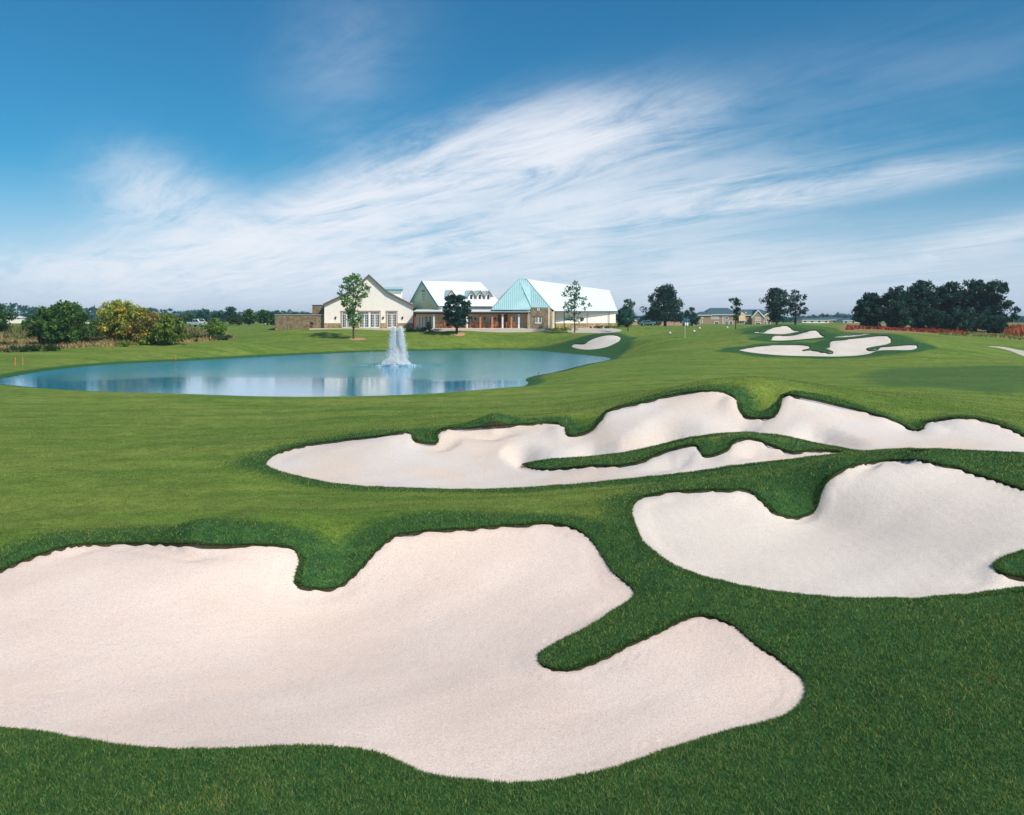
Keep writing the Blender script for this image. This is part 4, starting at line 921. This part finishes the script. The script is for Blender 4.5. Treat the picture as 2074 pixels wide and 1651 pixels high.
# shrubs by the porch
for i, px in enumerate(np.linspace(824, 862, 9)):
    q = on(px, 160.2); sh_ = empty('porch_shrub', (q.x, q.y, q.z), 0, label=['leftmost', 'second', 'third', 'fourth', 'middle', 'sixth', 'seventh', 'eighth', 'rightmost'][i] + ' low clipped shrub, counted from the left, in the row by the hall corner', cat='shrub', group='row of clipped shrubs by the hall')
    MB().tube([(0, 0, -.1), (0, 0, .4)], .04, 5).build('stem', M['bark'], sh_)
    V, T, c = leaf_cloud(rng.normal(size=(10, 3)) * [.2, .2, .12] + [0, 0, .42], [.32] * 10, 22, .16, DARK + [(.02, .06, .05)])
    link_mesh('foliage', np_mesh('foliage', V, T, False, {'col': c}), M['leaf'], sh_)
q = on(868, 159.6); sh_ = empty('porch_shrub', q, 0, label='dark cone-shaped shrub at the left end of the patio', cat='shrub')
MB().tube([(0, 0, -.1), (0, 0, 1.0)], .05, 5).build('stem', M['bark'], sh_)
V, T, c = leaf_cloud([(rng.normal() * .3 * (1 - h / 2.0), rng.normal() * .3 * (1 - h / 2.0), h) for h in np.linspace(.15, 1.6, 26)], [.36] * 26, 26, .18, DARK)
link_mesh('foliage', np_mesh('foliage', V, T, False, {'col': c}), M['leaf'], sh_)
for px, D_, lab in ((1128, 160, 'flat green shrub bed at the corner of the stone pavilion'), (1150, 161, 'yellowish low shrub at the foot of the barn wall'), (1215, 168, 'dark low shrub heap by the barn wall'), (1237, 170, 'small green shrub at the far end of the barn wall')):
    q = on(px, D_); sh_ = empty('bed_shrub', q, 0, label=lab, cat='shrub')
    V, T, c = leaf_cloud(rng.normal(size=(14, 3)) * [.65, .3, .08] + [0, 0, .25], [.34] * 14, 24, .18, LIME if 'yellow' in lab else DARK if 'dark' in lab else GREEN)
    link_mesh('foliage', np_mesh('foliage', V, T, False, {'col': c}), M['leaf'], sh_)
V, T, c = leaf_cloud(rng.normal(size=(10, 3)) * [.08, .08, .12] + [0, 0, .8], [.22] * 10, 22, .13, DARK)
link_mesh('foliage', np_mesh('foliage', V, T, False, {'col': c}), M['leaf'], POT)
# low green shrubs along the edge of the scrub
for i, (px, D_, wv, lab) in enumerate([(40, 113, 1.5, 'dark green low shrub at the left end of the scrub edge'), (68, 114, 1.2, 'dark green low shrub below the big round tree, left one'), (98, 114.5, 1.6, 'dark green low shrub in front of the big round tree trunks'),
                              (18, 121, .7, 'single small dark bush in the dry grass at the left edge'), (372, 130, 1.5, 'low green shrub at the scrub edge left of the lime-green tree'), (400, 131, 1.3, 'low green shrub just left of the lime-green tree'), (430, 131, 1.6, 'dense low shrub under the lime-green tree'),
                              (452, 133, 1.2, 'last low shrub at the right tip of the scrub'), (290, 124, 1.0, 'yellowish low shrub at the middle of the scrub edge'), (250, 121, .9, 'small yellow-green shrub at the scrub edge below the yellow tree')]):
    q = on(px, D_); sh_ = empty('low_shrub', q, 0, label=lab, cat='shrub')
    V, T, c = leaf_cloud(rng.normal(size=(22, 3)) * [wv * .55, .5, .14] + [0, 0, .38], [.42] * 22, 26, .2, (LIME if 'yellow' in lab else [(.03, .085, .025), (.045, .11, .03), (.025, .07, .025)]))
    V = V[:]; V[:, 2] = np.maximum(V[:, 2], -.1)
    link_mesh('foliage', np_mesh('foliage', V, T, False, {'col': c}), M['leaf'], sh_)

def stalks(name, pl, n, h, wdt, cols, kind='stuff', label=None):
    """upright dry stems scattered over a patch of ground"""
    poly = pxpoly(pl); lo, hi = poly.min(0), poly.max(0); pts = rng.random((n * 4, 2)) * (hi - lo) + lo
    sdp = sdist(pts[:, 0], pts[:, 1], poly); pts = pts[sdp > 0][:n]; n = len(pts)
    cl = .55 + .45 * np.sin(pts[:, 0] * .8) * np.sin(pts[:, 1] * .6 + 1) + .3 * rng.random(n)
    z = ground_z(pts[:, 0], pts[:, 1]); hh = h * (.35 + .9 * np.clip(cl, 0, 1)) * (.6 + .8 * rng.random(n))
    a = rng.random(n) * 6.28; s = wdt * (.6 + .8 * rng.random(n)); b3 = np.column_stack([pts, z - .03])
    off = np.column_stack([np.cos(a) * s, np.sin(a) * s, np.zeros(n)]); ln = np.column_stack([rng.normal(size=(n, 2)) * .3 * hh[:, None], hh])
    V = np.stack([b3 - off, b3 + off, b3 + ln], 1).reshape(-1, 3)
    cols = np.asarray(cols); c = cols[rng.integers(0, len(cols), n)] * (.6 + .8 * rng.random((n, 1)))
    return link_mesh(name, np_mesh(name, V, np.arange(n * 3).reshape(-1, 3), False, {'col': np.repeat(c, 3, 0)}), M['dry'], kind=kind)
stalks('dry_grass', [(-80,716),(0,712),(130,706),(300,697),(430,690),(478,684),(440,679),(300,688),(160,690),(0,692),(-80,694)], 24000, .48, .10, [(.42, .27, .14), (.50, .35, .17), (.34, .20, .12), (.28, .27, .09), (.16, .20, .06)])
stalks('field_grass', [(-80,690),(0,688),(160,686),(300,684),(420,678),(380,667),(200,664),(0,666),(-80,668)], 16000, .8, .14, [(.17, .19, .06), (.22, .21, .08), (.12, .16, .05), (.26, .2, .1)])
stalks('red_scrub', [(1712,668),(1760,667),(1900,675),(1960,678),(1950,672),(1880,667),(1800,664),(1720,663)], 6000, .36, .12, [(.40, .035, .04), (.46, .06, .05), (.30, .03, .03), (.38, .12, .07), (.20, .15, .06)])
stalks('orange_scrub', [(2030,676),(2160,680),(2160,672),(2090,668),(2040,668)], 3000, .9, .13, [(.50, .14, .05), (.42, .16, .07), (.36, .12, .05)])
stalks('straw_grass', [(1900,677),(2000,683),(2150,690),(2150,682),(2000,676),(1930,673)], 3500, .22, .10, [(.34, .28, .12), (.22, .24, .08), (.14, .20, .05)])

# woods along the horizon: too many crowns to tell apart
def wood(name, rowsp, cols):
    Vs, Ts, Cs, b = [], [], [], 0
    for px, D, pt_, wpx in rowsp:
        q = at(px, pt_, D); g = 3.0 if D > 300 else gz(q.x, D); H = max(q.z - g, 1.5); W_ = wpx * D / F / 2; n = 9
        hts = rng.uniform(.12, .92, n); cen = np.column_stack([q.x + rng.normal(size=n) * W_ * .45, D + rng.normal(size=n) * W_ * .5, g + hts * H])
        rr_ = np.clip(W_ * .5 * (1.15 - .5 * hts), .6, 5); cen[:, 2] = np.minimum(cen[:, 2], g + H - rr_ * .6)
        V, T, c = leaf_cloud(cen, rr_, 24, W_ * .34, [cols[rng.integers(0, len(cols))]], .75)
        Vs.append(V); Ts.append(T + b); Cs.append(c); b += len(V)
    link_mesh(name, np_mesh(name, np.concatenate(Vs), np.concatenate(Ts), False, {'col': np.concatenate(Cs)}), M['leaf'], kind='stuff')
prof = [(-300, 618), (0, 609), (25, 610), (50, 616), (80, 620), (150, 620), (230, 623), (300, 622), (370, 629), (410, 624), (440, 628), (470, 632), (500, 630), (560, 627), (640, 630), (1240, 636), (1290, 640), (1330, 634), (1400, 642), (1640, 640), (1690, 632), (1720, 638), (1760, 634), (2030, 642), (2074, 640), (2400, 634)]
pxs, pys = zip(*prof)
rowsn = []
for px in np.arange(-320, 2420, 8.5):
    if 660 < px < 1225 and rng.random() < .6: continue
    D = rng.uniform(430, 620); rowsn.append((px + rng.normal() * 3, D, np.interp(px, pxs, pys) + abs(rng.normal()) * 3.0 + 1, rng.uniform(14, 26)))
wood('far_woods', rowsn, HAZE_TEAL)
rowsn = []
for px in np.arange(-340, 2440, 9):
    D = rng.uniform(800, 1050); rowsn.append((px, D, np.interp(px, pxs, pys) + rng.normal() * 1.5 + 1.0, rng.uniform(14, 24)))
wood('distant_woods', rowsn, [(.03, .13, .14), (.04, .14, .145)])  # farthest crowns: more of the haze blue mixed into the leaves

# ------------------------------------------------------------------ far buildings, walls and vehicles
HSD = 320.0; khs = HSD / F; hg = ZC - (660 - HZ) * khs
house = empty('brick_house', ((1488 - CX) * khs, HSD, hg), label='two-storey buff brick house with blue-grey hipped roofs and twin gables at the right', cat='house')
def ux(px): return (px - 1488) * khs
def uz(py): return (660 - py) * khs
def hip(parent, x0, x1, y0, y1, z0, z1, rl, rr, m_='slate', ov=.4):
    """hipped roof; rl and rr are how far the ridge stays in from each end"""
    ym = (y0 + y1) / 2; b = MB()
    b.v = [(x0 - ov, y0 - ov, z0), (x1 + ov, y0 - ov, z0), (x1 + ov, y1 + ov, z0), (x0 - ov, y1 + ov, z0), (x0 + rl, ym, z1), (x1 - rr, ym, z1)]
    b.f = [(0, 1, 5, 4), (1, 2, 5), (2, 3, 4, 5), (3, 0, 4), (3, 2, 1, 0)]
    r = b.build('roof', M[m_], parent); MB().box(x0 - ov, x1 + ov, y0 - ov - .03, y0 - ov + .02, z0 - .22, z0 - .002).build('fascia', M['white'], r); return r
MB().box(ux(1414), ux(1436), -1.0, 9, -1, uz(638)).build('wing_wall', M['brickpale'], house); hip(house, ux(1414), ux(1438), -1, 9, uz(638), uz(631), ux(1424) - ux(1414), .6)
MB().box(ux(1432), ux(1490), 0, 11, -1, uz(637)).build('main_wall', M['brickpale'], house); hip(house, ux(1430), ux(1493), 0, 11, uz(637), uz(623.5), 2.6, 1.8)
MB().box(ux(1490) + .003, ux(1562), .8, 11, -1, uz(638)).build('right_wall', M['brickpale'], house); hip(house, ux(1494), ux(1566), .8, 11, uz(638), uz(626.5), 2.6, 2.4)
for a, b, pt in ((1521, 1544, 629), (1542.5, 1562, 635)):
    yy = -1.6 if a == 1521 else -1.0
    MB().prism([(ux(a), -1), (ux(a), uz(642)), (ux((a + b) / 2), uz(pt)), (ux(b), uz(642)), (ux(b), -1)], yy, .798).build('gable', M['brickpale'], house)
    g = MB(); ap = (ux((a + b) / 2), uz(pt) + .2)
    for e in ((ux(a) - .35, uz(642) - .15), (ux(b) + .35, uz(642) - .15)):
        g.hexa([(e[0], yy - .2, e[1] - .28), (ap[0], yy - .2, ap[1] - .34), (ap[0], 4.5, ap[1] - .34), (e[0], 4.5, e[1] - .28), (e[0], yy - .2, e[1]), (ap[0], yy - .2, ap[1]), (ap[0], 4.5, ap[1]), (e[0], 4.5, e[1])])
    gr = g.build('gable_roof', M['slate'], house)
    g = MB()
    for e in ((ux(a) - .35, uz(642) - .17), (ux(b) + .35, uz(642) - .17)):
        g.hexa([(e[0], yy - .26, e[1] - .32), (ap[0], yy - .26, ap[1] - .38), (ap[0], yy - .203, ap[1] - .38), (e[0], yy - .203, e[1] - .32), (e[0], yy - .26, e[1] + .05), (ap[0], yy - .26, ap[1] + .05), (ap[0], yy - .203, ap[1] + .05), (e[0], yy - .203, e[1] + .05)])
    g.build('bargeboard', M['white'], gr)
def hwin(a, b, t, bt, y, cols=1, rows=2): glazed('window', house, ux(a), ux(b), uz(bt), uz(t), y, 1, cols, rows, fw=.16)
for a in (1440, 1444.5, 1449, 1453): hwin(a, a + 3, 640.5, 647, -.004)
hwin(1447, 1456, 651, 658, -.004, 2); hwin(1463, 1466, 640, 659, -.004, 1, 4); hwin(1468, 1475, 641, 648, -.004, 2); hwin(1477, 1484, 650, 658, -.004, 2); hwin(1468, 1475, 650, 658, -.004, 2)
for a in (1526.5, 1530.5, 1534.5): hwin(a, a + 3, 642.5, 650, -1.604)
hwin(1527, 1538, 652.5, 659, -1.604, 2); hwin(1549, 1555, 644, 648, -1.004, 2); hwin(1545.5, 1551, 650.5, 658.5, -1.004, 2); hwin(1553, 1559, 650.5, 658.5, -1.004, 2); hwin(1419, 1423, 642, 645, -1.004); hwin(1417.5, 1422, 648, 654, -1.004)
hwin(1500, 1506, 640, 648, .796, 2); hwin(1508, 1514, 650, 658, .796, 2); hwin(1498, 1504, 650, 658, .796, 2)
MB().box(ux(1512), ux(1515), 2, 3, uz(640), uz(632)).build('chimney', M['tan'], house)
MB().box(ux(1497), ux(1510), .2, .797, uz(650), uz(637.5)).prism([(ux(1496), uz(637.5)), (ux(1503.5), uz(632.5)), (ux(1511), uz(637.5))], .1, .796).build('entry_gable', M['tan'], house)
# long pink boundary wall and small far houses
bw_ = empty('boundary_wall', on(1350, 265), label='long low pink brick boundary wall behind the lone oak', cat='wall')
MB().box(-9.5, 9.5, 0, .4, -1, .95).build('wall', M['pinkwall'], bw_); MB().box(-9.6, 9.6, -.06, .46, .95, 1.08).build('coping', M['cap'], bw_)
for i in range(9): MB().box(-9.6 + i * 2.36, -9.25 + i * 2.36, -.12, -.005, -1, 1.0).build('pier', M['pinkwall'], bw_)
fh = [(1652, 420, 644, 655, 13, 'stucco', 'slate', 'far pale house right of the bare oak'), (1690, 440, 643, 655, 15, 'brickpale', 'slate', 'far buff house in the gap left of the dark grove'), (1728, 430, 645, 656, 10, 'stucco', 'slate', 'small far pale house beside the left end of the grove'),
      (1667, 450, 648, 655, 8, 'tan', 'slate', 'tiny far tan house between the two paler ones'), (22, 420, 640, 648, 9, 'stucco', 'roof_w', 'tiny far white shed at the left edge'), (195, 330, 652, 657, 7, 'stucco', 'roof_w', 'low white shed behind the yellow-green tree'), (556, 300, 640, 656, 8, 'tan', 'slate', 'far tan house at the left end of the garden wall'),
      (362, 520, 634, 650, 8, 'stucco', 'slate', 'far pale house in the woods above the pickup'), (1300, 430, 644, 655, 10, 'tan', 'slate', 'far tan house behind the boundary wall next to the barn')]
for px, D, a, b, wd, wm, rm, lab in fh:
    kk = D / F; q = at(px, b, D); h_ = empty('far_house', q, R(10), label=lab, cat='house'); H_ = (b - a) * kk
    MB().box(-wd / 2, wd / 2, 0, 7, -2, H_ * .6).build('wall', M[wm], h_); hip(h_, -wd / 2, wd / 2, 0, 7, H_ * .6, H_, 2.2, 2.2, rm)
    for x in np.linspace(-wd / 2 + 1.4, wd / 2 - 1.4, max(2, int(wd / 3))): MB().box(x - .5, x + .5, -.05, -.004, H_ * .2, H_ * .48).build('window', M['glass'], h_)

def vehicle(name, label, cat, pos, rz, prof, glassz, L, Wd, paint, cab, wheels, extra=()):
    v = empty(name, pos, rz, label=label, cat=cat)
    b = MB(); h = Wd / 2; n = len(prof)
    b.v = [(x, -h, z) for x, z in prof] + [(x, h, z) for x, z in prof]; b.f = [tuple(range(n)), tuple(range(2 * n - 1, n - 1, -1))] + [(i, n + i, n + (i + 1) % n, (i + 1) % n) for i in range(n)]
    bo = b.build('body', M[paint], v)
    md = bo.modifiers.new('bevel', 'BEVEL'); md.width = .06; md.segments = 2
    for nm, pts in cab:
        for sy in (-1, 1):
            g = MB(); q = [(x, sy * (h + .006), z) for x, z in pts]; g.poly(q if sy < 0 else q[::-1]);
            g.build(nm, M['glass'], v)
    for nm, pts in extra:
        g = MB(); g.poly(pts); g.build(nm, M['glass'] if 'wind' in nm else M['redlight'] if 'tail' in nm else M['chrome'], v)
    for x in wheels:
        for sy in (-1, 1):
            wb = MB(); ring = 14
            for yy in (sy * (h + .02), sy * (h - .22)):
                for q in range(ring): a = 2 * math.pi * q / ring; wb.v.append((x + .38 * math.cos(a), yy, .38 + .38 * math.sin(a)))
            wb.f = [tuple(range(ring)), tuple(range(2 * ring - 1, ring - 1, -1))] + [(q, ring + q, ring + (q + 1) % ring, (q + 1) % ring) for q in range(ring)]
            wo_ = wb.build('wheel', M['rubber'], v)
            hb = MB(); hb.poly([(x + .22 * math.cos(2 * math.pi * q / 10), sy * (h + .028), .38 + .22 * math.sin(2 * math.pi * q / 10)) for q in range(10)]); hb.build('rim', M['chrome'], wo_)
    return v
h = .95
pk = [(-2.7, .5), (-2.75, 1.05), (-.75, 1.08), (-.7, 1.75), (.75, 1.78), (1.45, 1.15), (2.55, 1.02), (2.7, .8), (2.65, .42)]
q = on(401, 214)
vehicle('pickup_truck', 'white pickup truck with an open bed parked on the field', 'truck', q, R(-28), pk, 0, 5.4, 1.9, 'carpaint',
        [('side_window', [(-.6, 1.15), (.05, 1.15), (.05, 1.66), (-.55, 1.66)]), ('side_window', [(.12, 1.15), (1.15, 1.15), (.72, 1.67), (.12, 1.67)])], (-1.75, 1.75),
        [('rear_window', [(-.745, -.75, 1.2), (-.745, .75, 1.2), (-.72, .7, 1.66), (-.72, -.7, 1.66)][::-1]), ('windscreen', [(1.42, -.8, 1.2), (1.42, .8, 1.2), (.8, .72, 1.74), (.8, -.72, 1.74)]),
         ('tail_light', [(-2.765, -.93, .7), (-2.765, -.93, 1.0), (-2.765, -.75, 1.0), (-2.765, -.75, .7)]), ('tail_light', [(-2.765, .75, .7), (-2.765, .75, 1.0), (-2.765, .93, 1.0), (-2.765, .93, .7)])])
cr = [(-2.1, .4), (-2.15, .9), (-1.6, 1.0), (-1.1, 1.42), (.4, 1.45), (1.0, .98), (2.0, .85), (2.1, .4)]
cabs = [('side_window', [(-1.2, 1.0), (-.35, 1.0), (-.35, 1.38), (-1.0, 1.38)]), ('side_window', [(-.28, 1.0), (.8, 1.0), (.36, 1.38), (-.28, 1.38)])]
exs = [('windscreen', [(.98, -.7, 1.02), (.98, .7, 1.02), (.46, .62, 1.42), (.46, -.62, 1.42)])]
q = on(553, 236); vehicle('parked_car', 'dark teal car parked at the left end of the garden wall', 'car', q, R(-40), cr, 0, 4.3, 1.75, 'carblue', cabs, (-1.3, 1.35), exs)
q = on(1311, 250); vehicle('parked_car', 'dark car parked in front of the pink boundary wall', 'car', q, R(8), cr, 0, 4.3, 1.75, 'carblue', cabs, (-1.3, 1.35), exs)
q = on(1391, 245); vehicle('golf_cart', 'small dark vehicle behind the white flag', 'cart', q, R(60), [(-1.2, .3), (-1.25, .85), (-.9, 1.75), (.5, 1.8), (.8, .9), (1.25, .8), (1.25, .3)], 0, 2.5, 1.2, 'carblue', [('side_window', [(-.75, 1.0), (.55, 1.0), (.4, 1.62), (-.7, 1.62)])], (-.8, .8))

# ------------------------------------------------------------------ flag, stakes, markers, fountain
q = on(1387.5, 120); fl = empty('flagstick', q, label='white flagstick with a white flag on the green', cat='flagstick')
MB().tube([(0, 0, -.1), (0, 0, 1.95)], .022, 6).build('pole', M['white'], fl)
fm = MB(); n = 8
for i in range(n):
    x0, x1 = .02 + .42 * i / n, .02 + .42 * (i + 1) / n; y0, y1 = .05 * math.sin(i * 1.1), .05 * math.sin((i + 1) * 1.1)
    fm.hexa([(x0, y0, 1.58 - x0 * .12), (x1, y1, 1.58 - x1 * .12), (x1, y1 + .012, 1.58 - x1 * .12), (x0, y0 + .012, 1.58 - x0 * .12), (x0, y0, 1.95 - x0 * .12), (x1, y1, 1.95 - x1 * .12), (x1, y1 + .012, 1.95 - x1 * .12), (x0, y0 + .012, 1.95 - x0 * .12)])
fm.build('flag', M['white'], fl)
def stake(px, py, D, h_, m_, lab, nm='hazard_stake', cat='stake'):
    q = on(px, D); v = MB().box(-.035, .035, -.035, .035, -.2, h_).hexa([(-.035, -.035, h_), (.035, -.035, h_), (.035, .035, h_), (-.035, .035, h_), (-.008, -.008, h_ + .07), (.008, -.008, h_ + .07), (.008, .008, h_ + .07), (-.008, .008, h_ + .07)])
    o = v.build(nm, M[m_], label=lab, cat=cat, group='hazard stakes round the pond'); o.location = q
for px, D, h_, m_, lab in [(31, 92, .75, 'stake_o', 'orange hazard stake at the left tip of the pond, left of two'), (46, 93, .7, 'stake_o', 'orange hazard stake at the left tip of the pond, right of two'), (356, 110, .55, 'stake_o', 'orange hazard stake on the far left bank of the pond'),
                       (158, 66.5, .4, 'stake_r', 'red hazard stake at the near left shore of the pond'), (932, 61.5, .2, 'stake_r', 'short red stake on the near shore where the dark tree reflects'), (1091, 84, .42, 'stake_r', 'thin red stake on the grass point at the right shore'),
                       (1160, 122, .45, 'stake_r', 'small red stake below the isolated pond bunker'), (752, 139, .4, 'stake_o', 'small orange stake on the far shore left of the fountain'), (476, 134, .4, 'stake_r', 'small red stake near the right tip of the dry scrub')]:
    stake(px, 0, D, h_, m_, lab)
for px, D, lab in [(1357, 133, 'small white tee marker left of the flag'), (1406, 131, 'small white tee marker just right of the flag, nearer one'), (1417, 145, 'small white tee marker right of the flag, farther one'), (1473, 148, 'small white tee marker near the thin young tree')]:
    q = on(px, D); o = empty('tee_marker', q, label=lab, cat='marker', group='white markers beyond the green')
    MB().tube([(0, 0, -.05), (0, 0, .22)], .02, 5).build('pin', M['lampblack'], o); MB().lathe([(.04, .2), (.14, .26), (.16, .36), (.11, .46), (.03, .5)], 8).build('ball', M['white'], o, True)

ft = empty('fountain', (at(803, 740, 100).x, 100, 0), label='white water fountain with two tall jets and a wide low spray in the pond', cat='fountain')
MB().lathe([(.45, -.12), (.5, .02), (.4, .10), (.15, .16), (.08, .3)], 14).build('float', M['lampblack'], ft, True)
def drops(P, size):
    n = len(P); s = size * (.5 + rng.random((n, 1)) * 1.1)
    d0 = np.array([[1, 1, 1.7], [-1, -1, 1.2], [-1, 1, -1.5], [1, -1, -1.5]]) * .5
    V = (P[:, None, :] + d0[None] * s[:, None, :]).reshape(-1, 3); b = np.arange(n)[:, None, None] * 4
    T = (b + np.array([[0, 1, 2], [0, 3, 1], [0, 2, 3], [1, 3, 2]])[None]).reshape(-1, 3)
    return V, T
def jet(n, apex, out, spread, fall):
    """drops thrown up from the nozzle; they slow down, spread and fall back outside"""
    t = rng.random(n) ** .8 * 2.0 * fall; t = np.clip(t, 0, 2.0); h_ = apex * (1 - (1 - t) ** 2) * (1 - .45 * rng.random(n) ** 1.6); a = rng.normal(size=(n, 2)) * spread * (.42 + .45 * t + 1.3 * np.maximum(t - 1, 0))[:, None]
    x = out[0] * t * 1.0 + a[:, 0]; y = out[1] * t + a[:, 1]
    P = np.column_stack([x, y, h_ + rng.normal(size=n) * .05 + .1]); return P[P[:, 2] > .03]
for (ox, oy, ap, n) in ((-.30, .05, 4.0, 9000), (.40, -.05, 4.0, 9000), (0.05, .15, 3.2, 6000)):
    V, T = drops(jet(n, ap, (ox, oy), .095, .95), .023); link_mesh('jet', np_mesh('jet', V, T, False), M['drop'], ft, kind='stuff')
a = rng.random(9000) * 2 * math.pi; t = rng.random(9000) * 2; rr = 1.35 * (.25 + .95 * rng.random(9000)); sp_h = 1.5 * (.25 + .9 * rng.random(9000)) * (1.35 - rr / 1.7)
P = np.column_stack([np.cos(a) * rr * t * .55, np.sin(a) * rr * t * .55, sp_h * (1 - (1 - t) ** 2) + .03]) + rng.normal(size=(9000, 3)) * .06; P = P[P[:, 2] > .03]
V, T = drops(P, .034); link_mesh('spray', np_mesh('spray', V, T, False), M['drop'], ft, kind='stuff')
a = rng.random(2500) * 2 * math.pi; rr = 2.2 * np.sqrt(rng.random(2500)) * (.8 + .4 * rng.random(2500)); P = np.column_stack([np.cos(a) * rr, np.sin(a) * rr, np.full(2500, .015)])
P = P[np.sin(np.arctan2(P[:, 1], P[:, 0]) * 3 + P[:, 0]) > .2]; V, T = drops(P[:170], .035); link_mesh('foam', np_mesh('foam', V, T, False), M['drop'], ft, kind='stuff')

# ------------------------------------------------------------------ grass blades of the near rough
def blades():
    N = 2100000
    v = np.log(7.6) + rng.random(N) ** 1.0 * (np.log(52) - np.log(7.6)); Y = np.exp(v); uu = rng.random(N) * 1.9 - .95; X = uu * Y
    # masks from the terrain grid
    fi = np.interp(Y, ds, np.arange(len(ds))); fj = np.interp(X / Y, us, np.arange(len(us))); i0 = fi.astype(int).clip(0, NR - 2); j0 = fj.astype(int).clip(0, NC - 2); a, b = fi - i0, fj - j0
    def samp(G): return G[i0, j0] * (1 - a) * (1 - b) + G[i0 + 1, j0] * a * (1 - b) + G[i0, j0 + 1] * (1 - a) * b + G[i0 + 1, j0 + 1] * a * b
    sb, rg, z = samp(s_all), samp(rough), samp(GZ)
    keep = (sb < -.005) & (rng.random(N) < 1.0 - smooth01((np.abs(uu) - .60) / .34)) & (rng.random(N) < 1 - .7 * smooth01((Y - 34) / 18)) & (rng.random(N) < .38 + .62 * rg); X, Y, z, sb, rg = [q[keep] for q in (X, Y, z, sb, rg)]; n = len(X)
    clump = .5 + .5 * np.sin(X * 7.3 + 2 * np.sin(Y * 3.1)) * np.sin(Y * 6.1 + 2 * np.sin(X * 2.3))
    L = (.016 + .022 * rg) * (.6 + .8 * rng.random(n)) * (.8 + .4 * clump) * (1 + (Y - 9) / 60)
    wd = np.maximum(.0026, .00036 * Y) * (.7 + .6 * rng.random(n))
    an = rng.random(n) * 6.283; tx, ty = rng.normal(size=n) * .55, rng.normal(size=n) * .55
    base = np.column_stack([X, Y, z - .004]); off = np.column_stack([np.cos(an) * wd, np.sin(an) * wd, np.zeros(n)])
    tip = base + np.column_stack([tx * L, ty * L, L])
    V = np.stack([base - off, base + off, tip], 1).reshape(-1, 3)
    pal = np.array([(.056, .160, .040), (.080, .19, .042), (.042, .130, .046), (.145, .235, .050)]); c = pal[rng.integers(0, 4, n)]
    fr = np.array([(.13, .20, .035), (.17, .23, .05), (.10, .17, .03)])[rng.integers(0, 3, n)]
    c = c * rg[:, None] + fr * (1 - rg[:, None]); st = rng.random(n) < .09 + .34 * (.5 + .5 * np.sin(X * 1.1 + 2.2 * np.sin(Y * .9)) * np.sin(Y * 1.3 + X * .4)) ** 2 * clump
    c = np.where(st[:, None], np.array([.33, .37, .11]) * (.6 + .6 * rng.random((n, 1))), c * (.55 + .9 * rng.random((n, 1))))
    # longer turf hanging over the bunker edges
    E = []
    for k_, m_ in (('big', 60000), ('right', 36000), ('middle', 60000)):
        P, nn, zt = BN[k_]; q = rng.integers(0, len(P), m_); f = rng.random((m_, 1)); P2, n2, z2 = np.roll(P, -1, 0), np.roll(nn, -1, 0), np.roll(zt, -1)
        bp = P[q] * (1 - f) + P2[q] * f; bn = nn[q]; bz = zt[q] * (1 - f[:, 0]) + z2[q] * f[:, 0]; o_ = rng.random((m_, 1)) ** 1.5 * .14 - .01
        bp = bp - bn * o_; Lh = (.026 + .022 * rng.random(m_)) * (1 + (bp[:, 1] - 9) / 60); an2 = rng.random(m_) * 6.283; w2 = np.maximum(.0035, .0005 * bp[:, 1])
        b3 = np.column_stack([bp, bz - .008]); of = np.column_stack([np.cos(an2) * w2, np.sin(an2) * w2, np.zeros(m_)])
        tp = b3 + np.column_stack([bn * Lh[:, None] * (.25 + .7 * rng.random((m_, 1))) + rng.normal(size=(m_, 2)) * .3 * Lh[:, None], Lh * (.35 + .6 * rng.random(m_))])
        E.append((np.stack([b3 - of, b3 + of, tp], 1).reshape(-1, 3), pal[rng.integers(0, 4, m_)] * (.5 + .7 * rng.random((m_, 1)))))
    V = np.concatenate([V] + [e[0] for e in E]); c = np.concatenate([c] + [e[1] for e in E]); n = len(c)
    o = link_mesh('grass', np_mesh('grass', V, np.arange(n * 3).reshape(-1, 3), False, {'col': np.repeat(c, 3, 0)}), M['blade'], kind='stuff')
blades()

# ------------------------------------------------------------------ air
hzm = bpy.data.materials.new('air'); hzm.use_nodes = True; t = NT(hzm.node_tree); t.n.clear()
pv_ = t.new('ShaderNodeVolumePrincipled'); pv_.inputs['Color'].default_value = (.70, .90, 1, 1); pv_.inputs['Density'].default_value = .00024; pv_.inputs['Anisotropy'].default_value = .2
mo = t.new('ShaderNodeOutputMaterial'); t.l.new(pv_.outputs[0], mo.inputs['Volume'])
MB().box(-5600, 5600, -60, 3700, -3.0, 22).build('haze', hzm, kind='stuff')
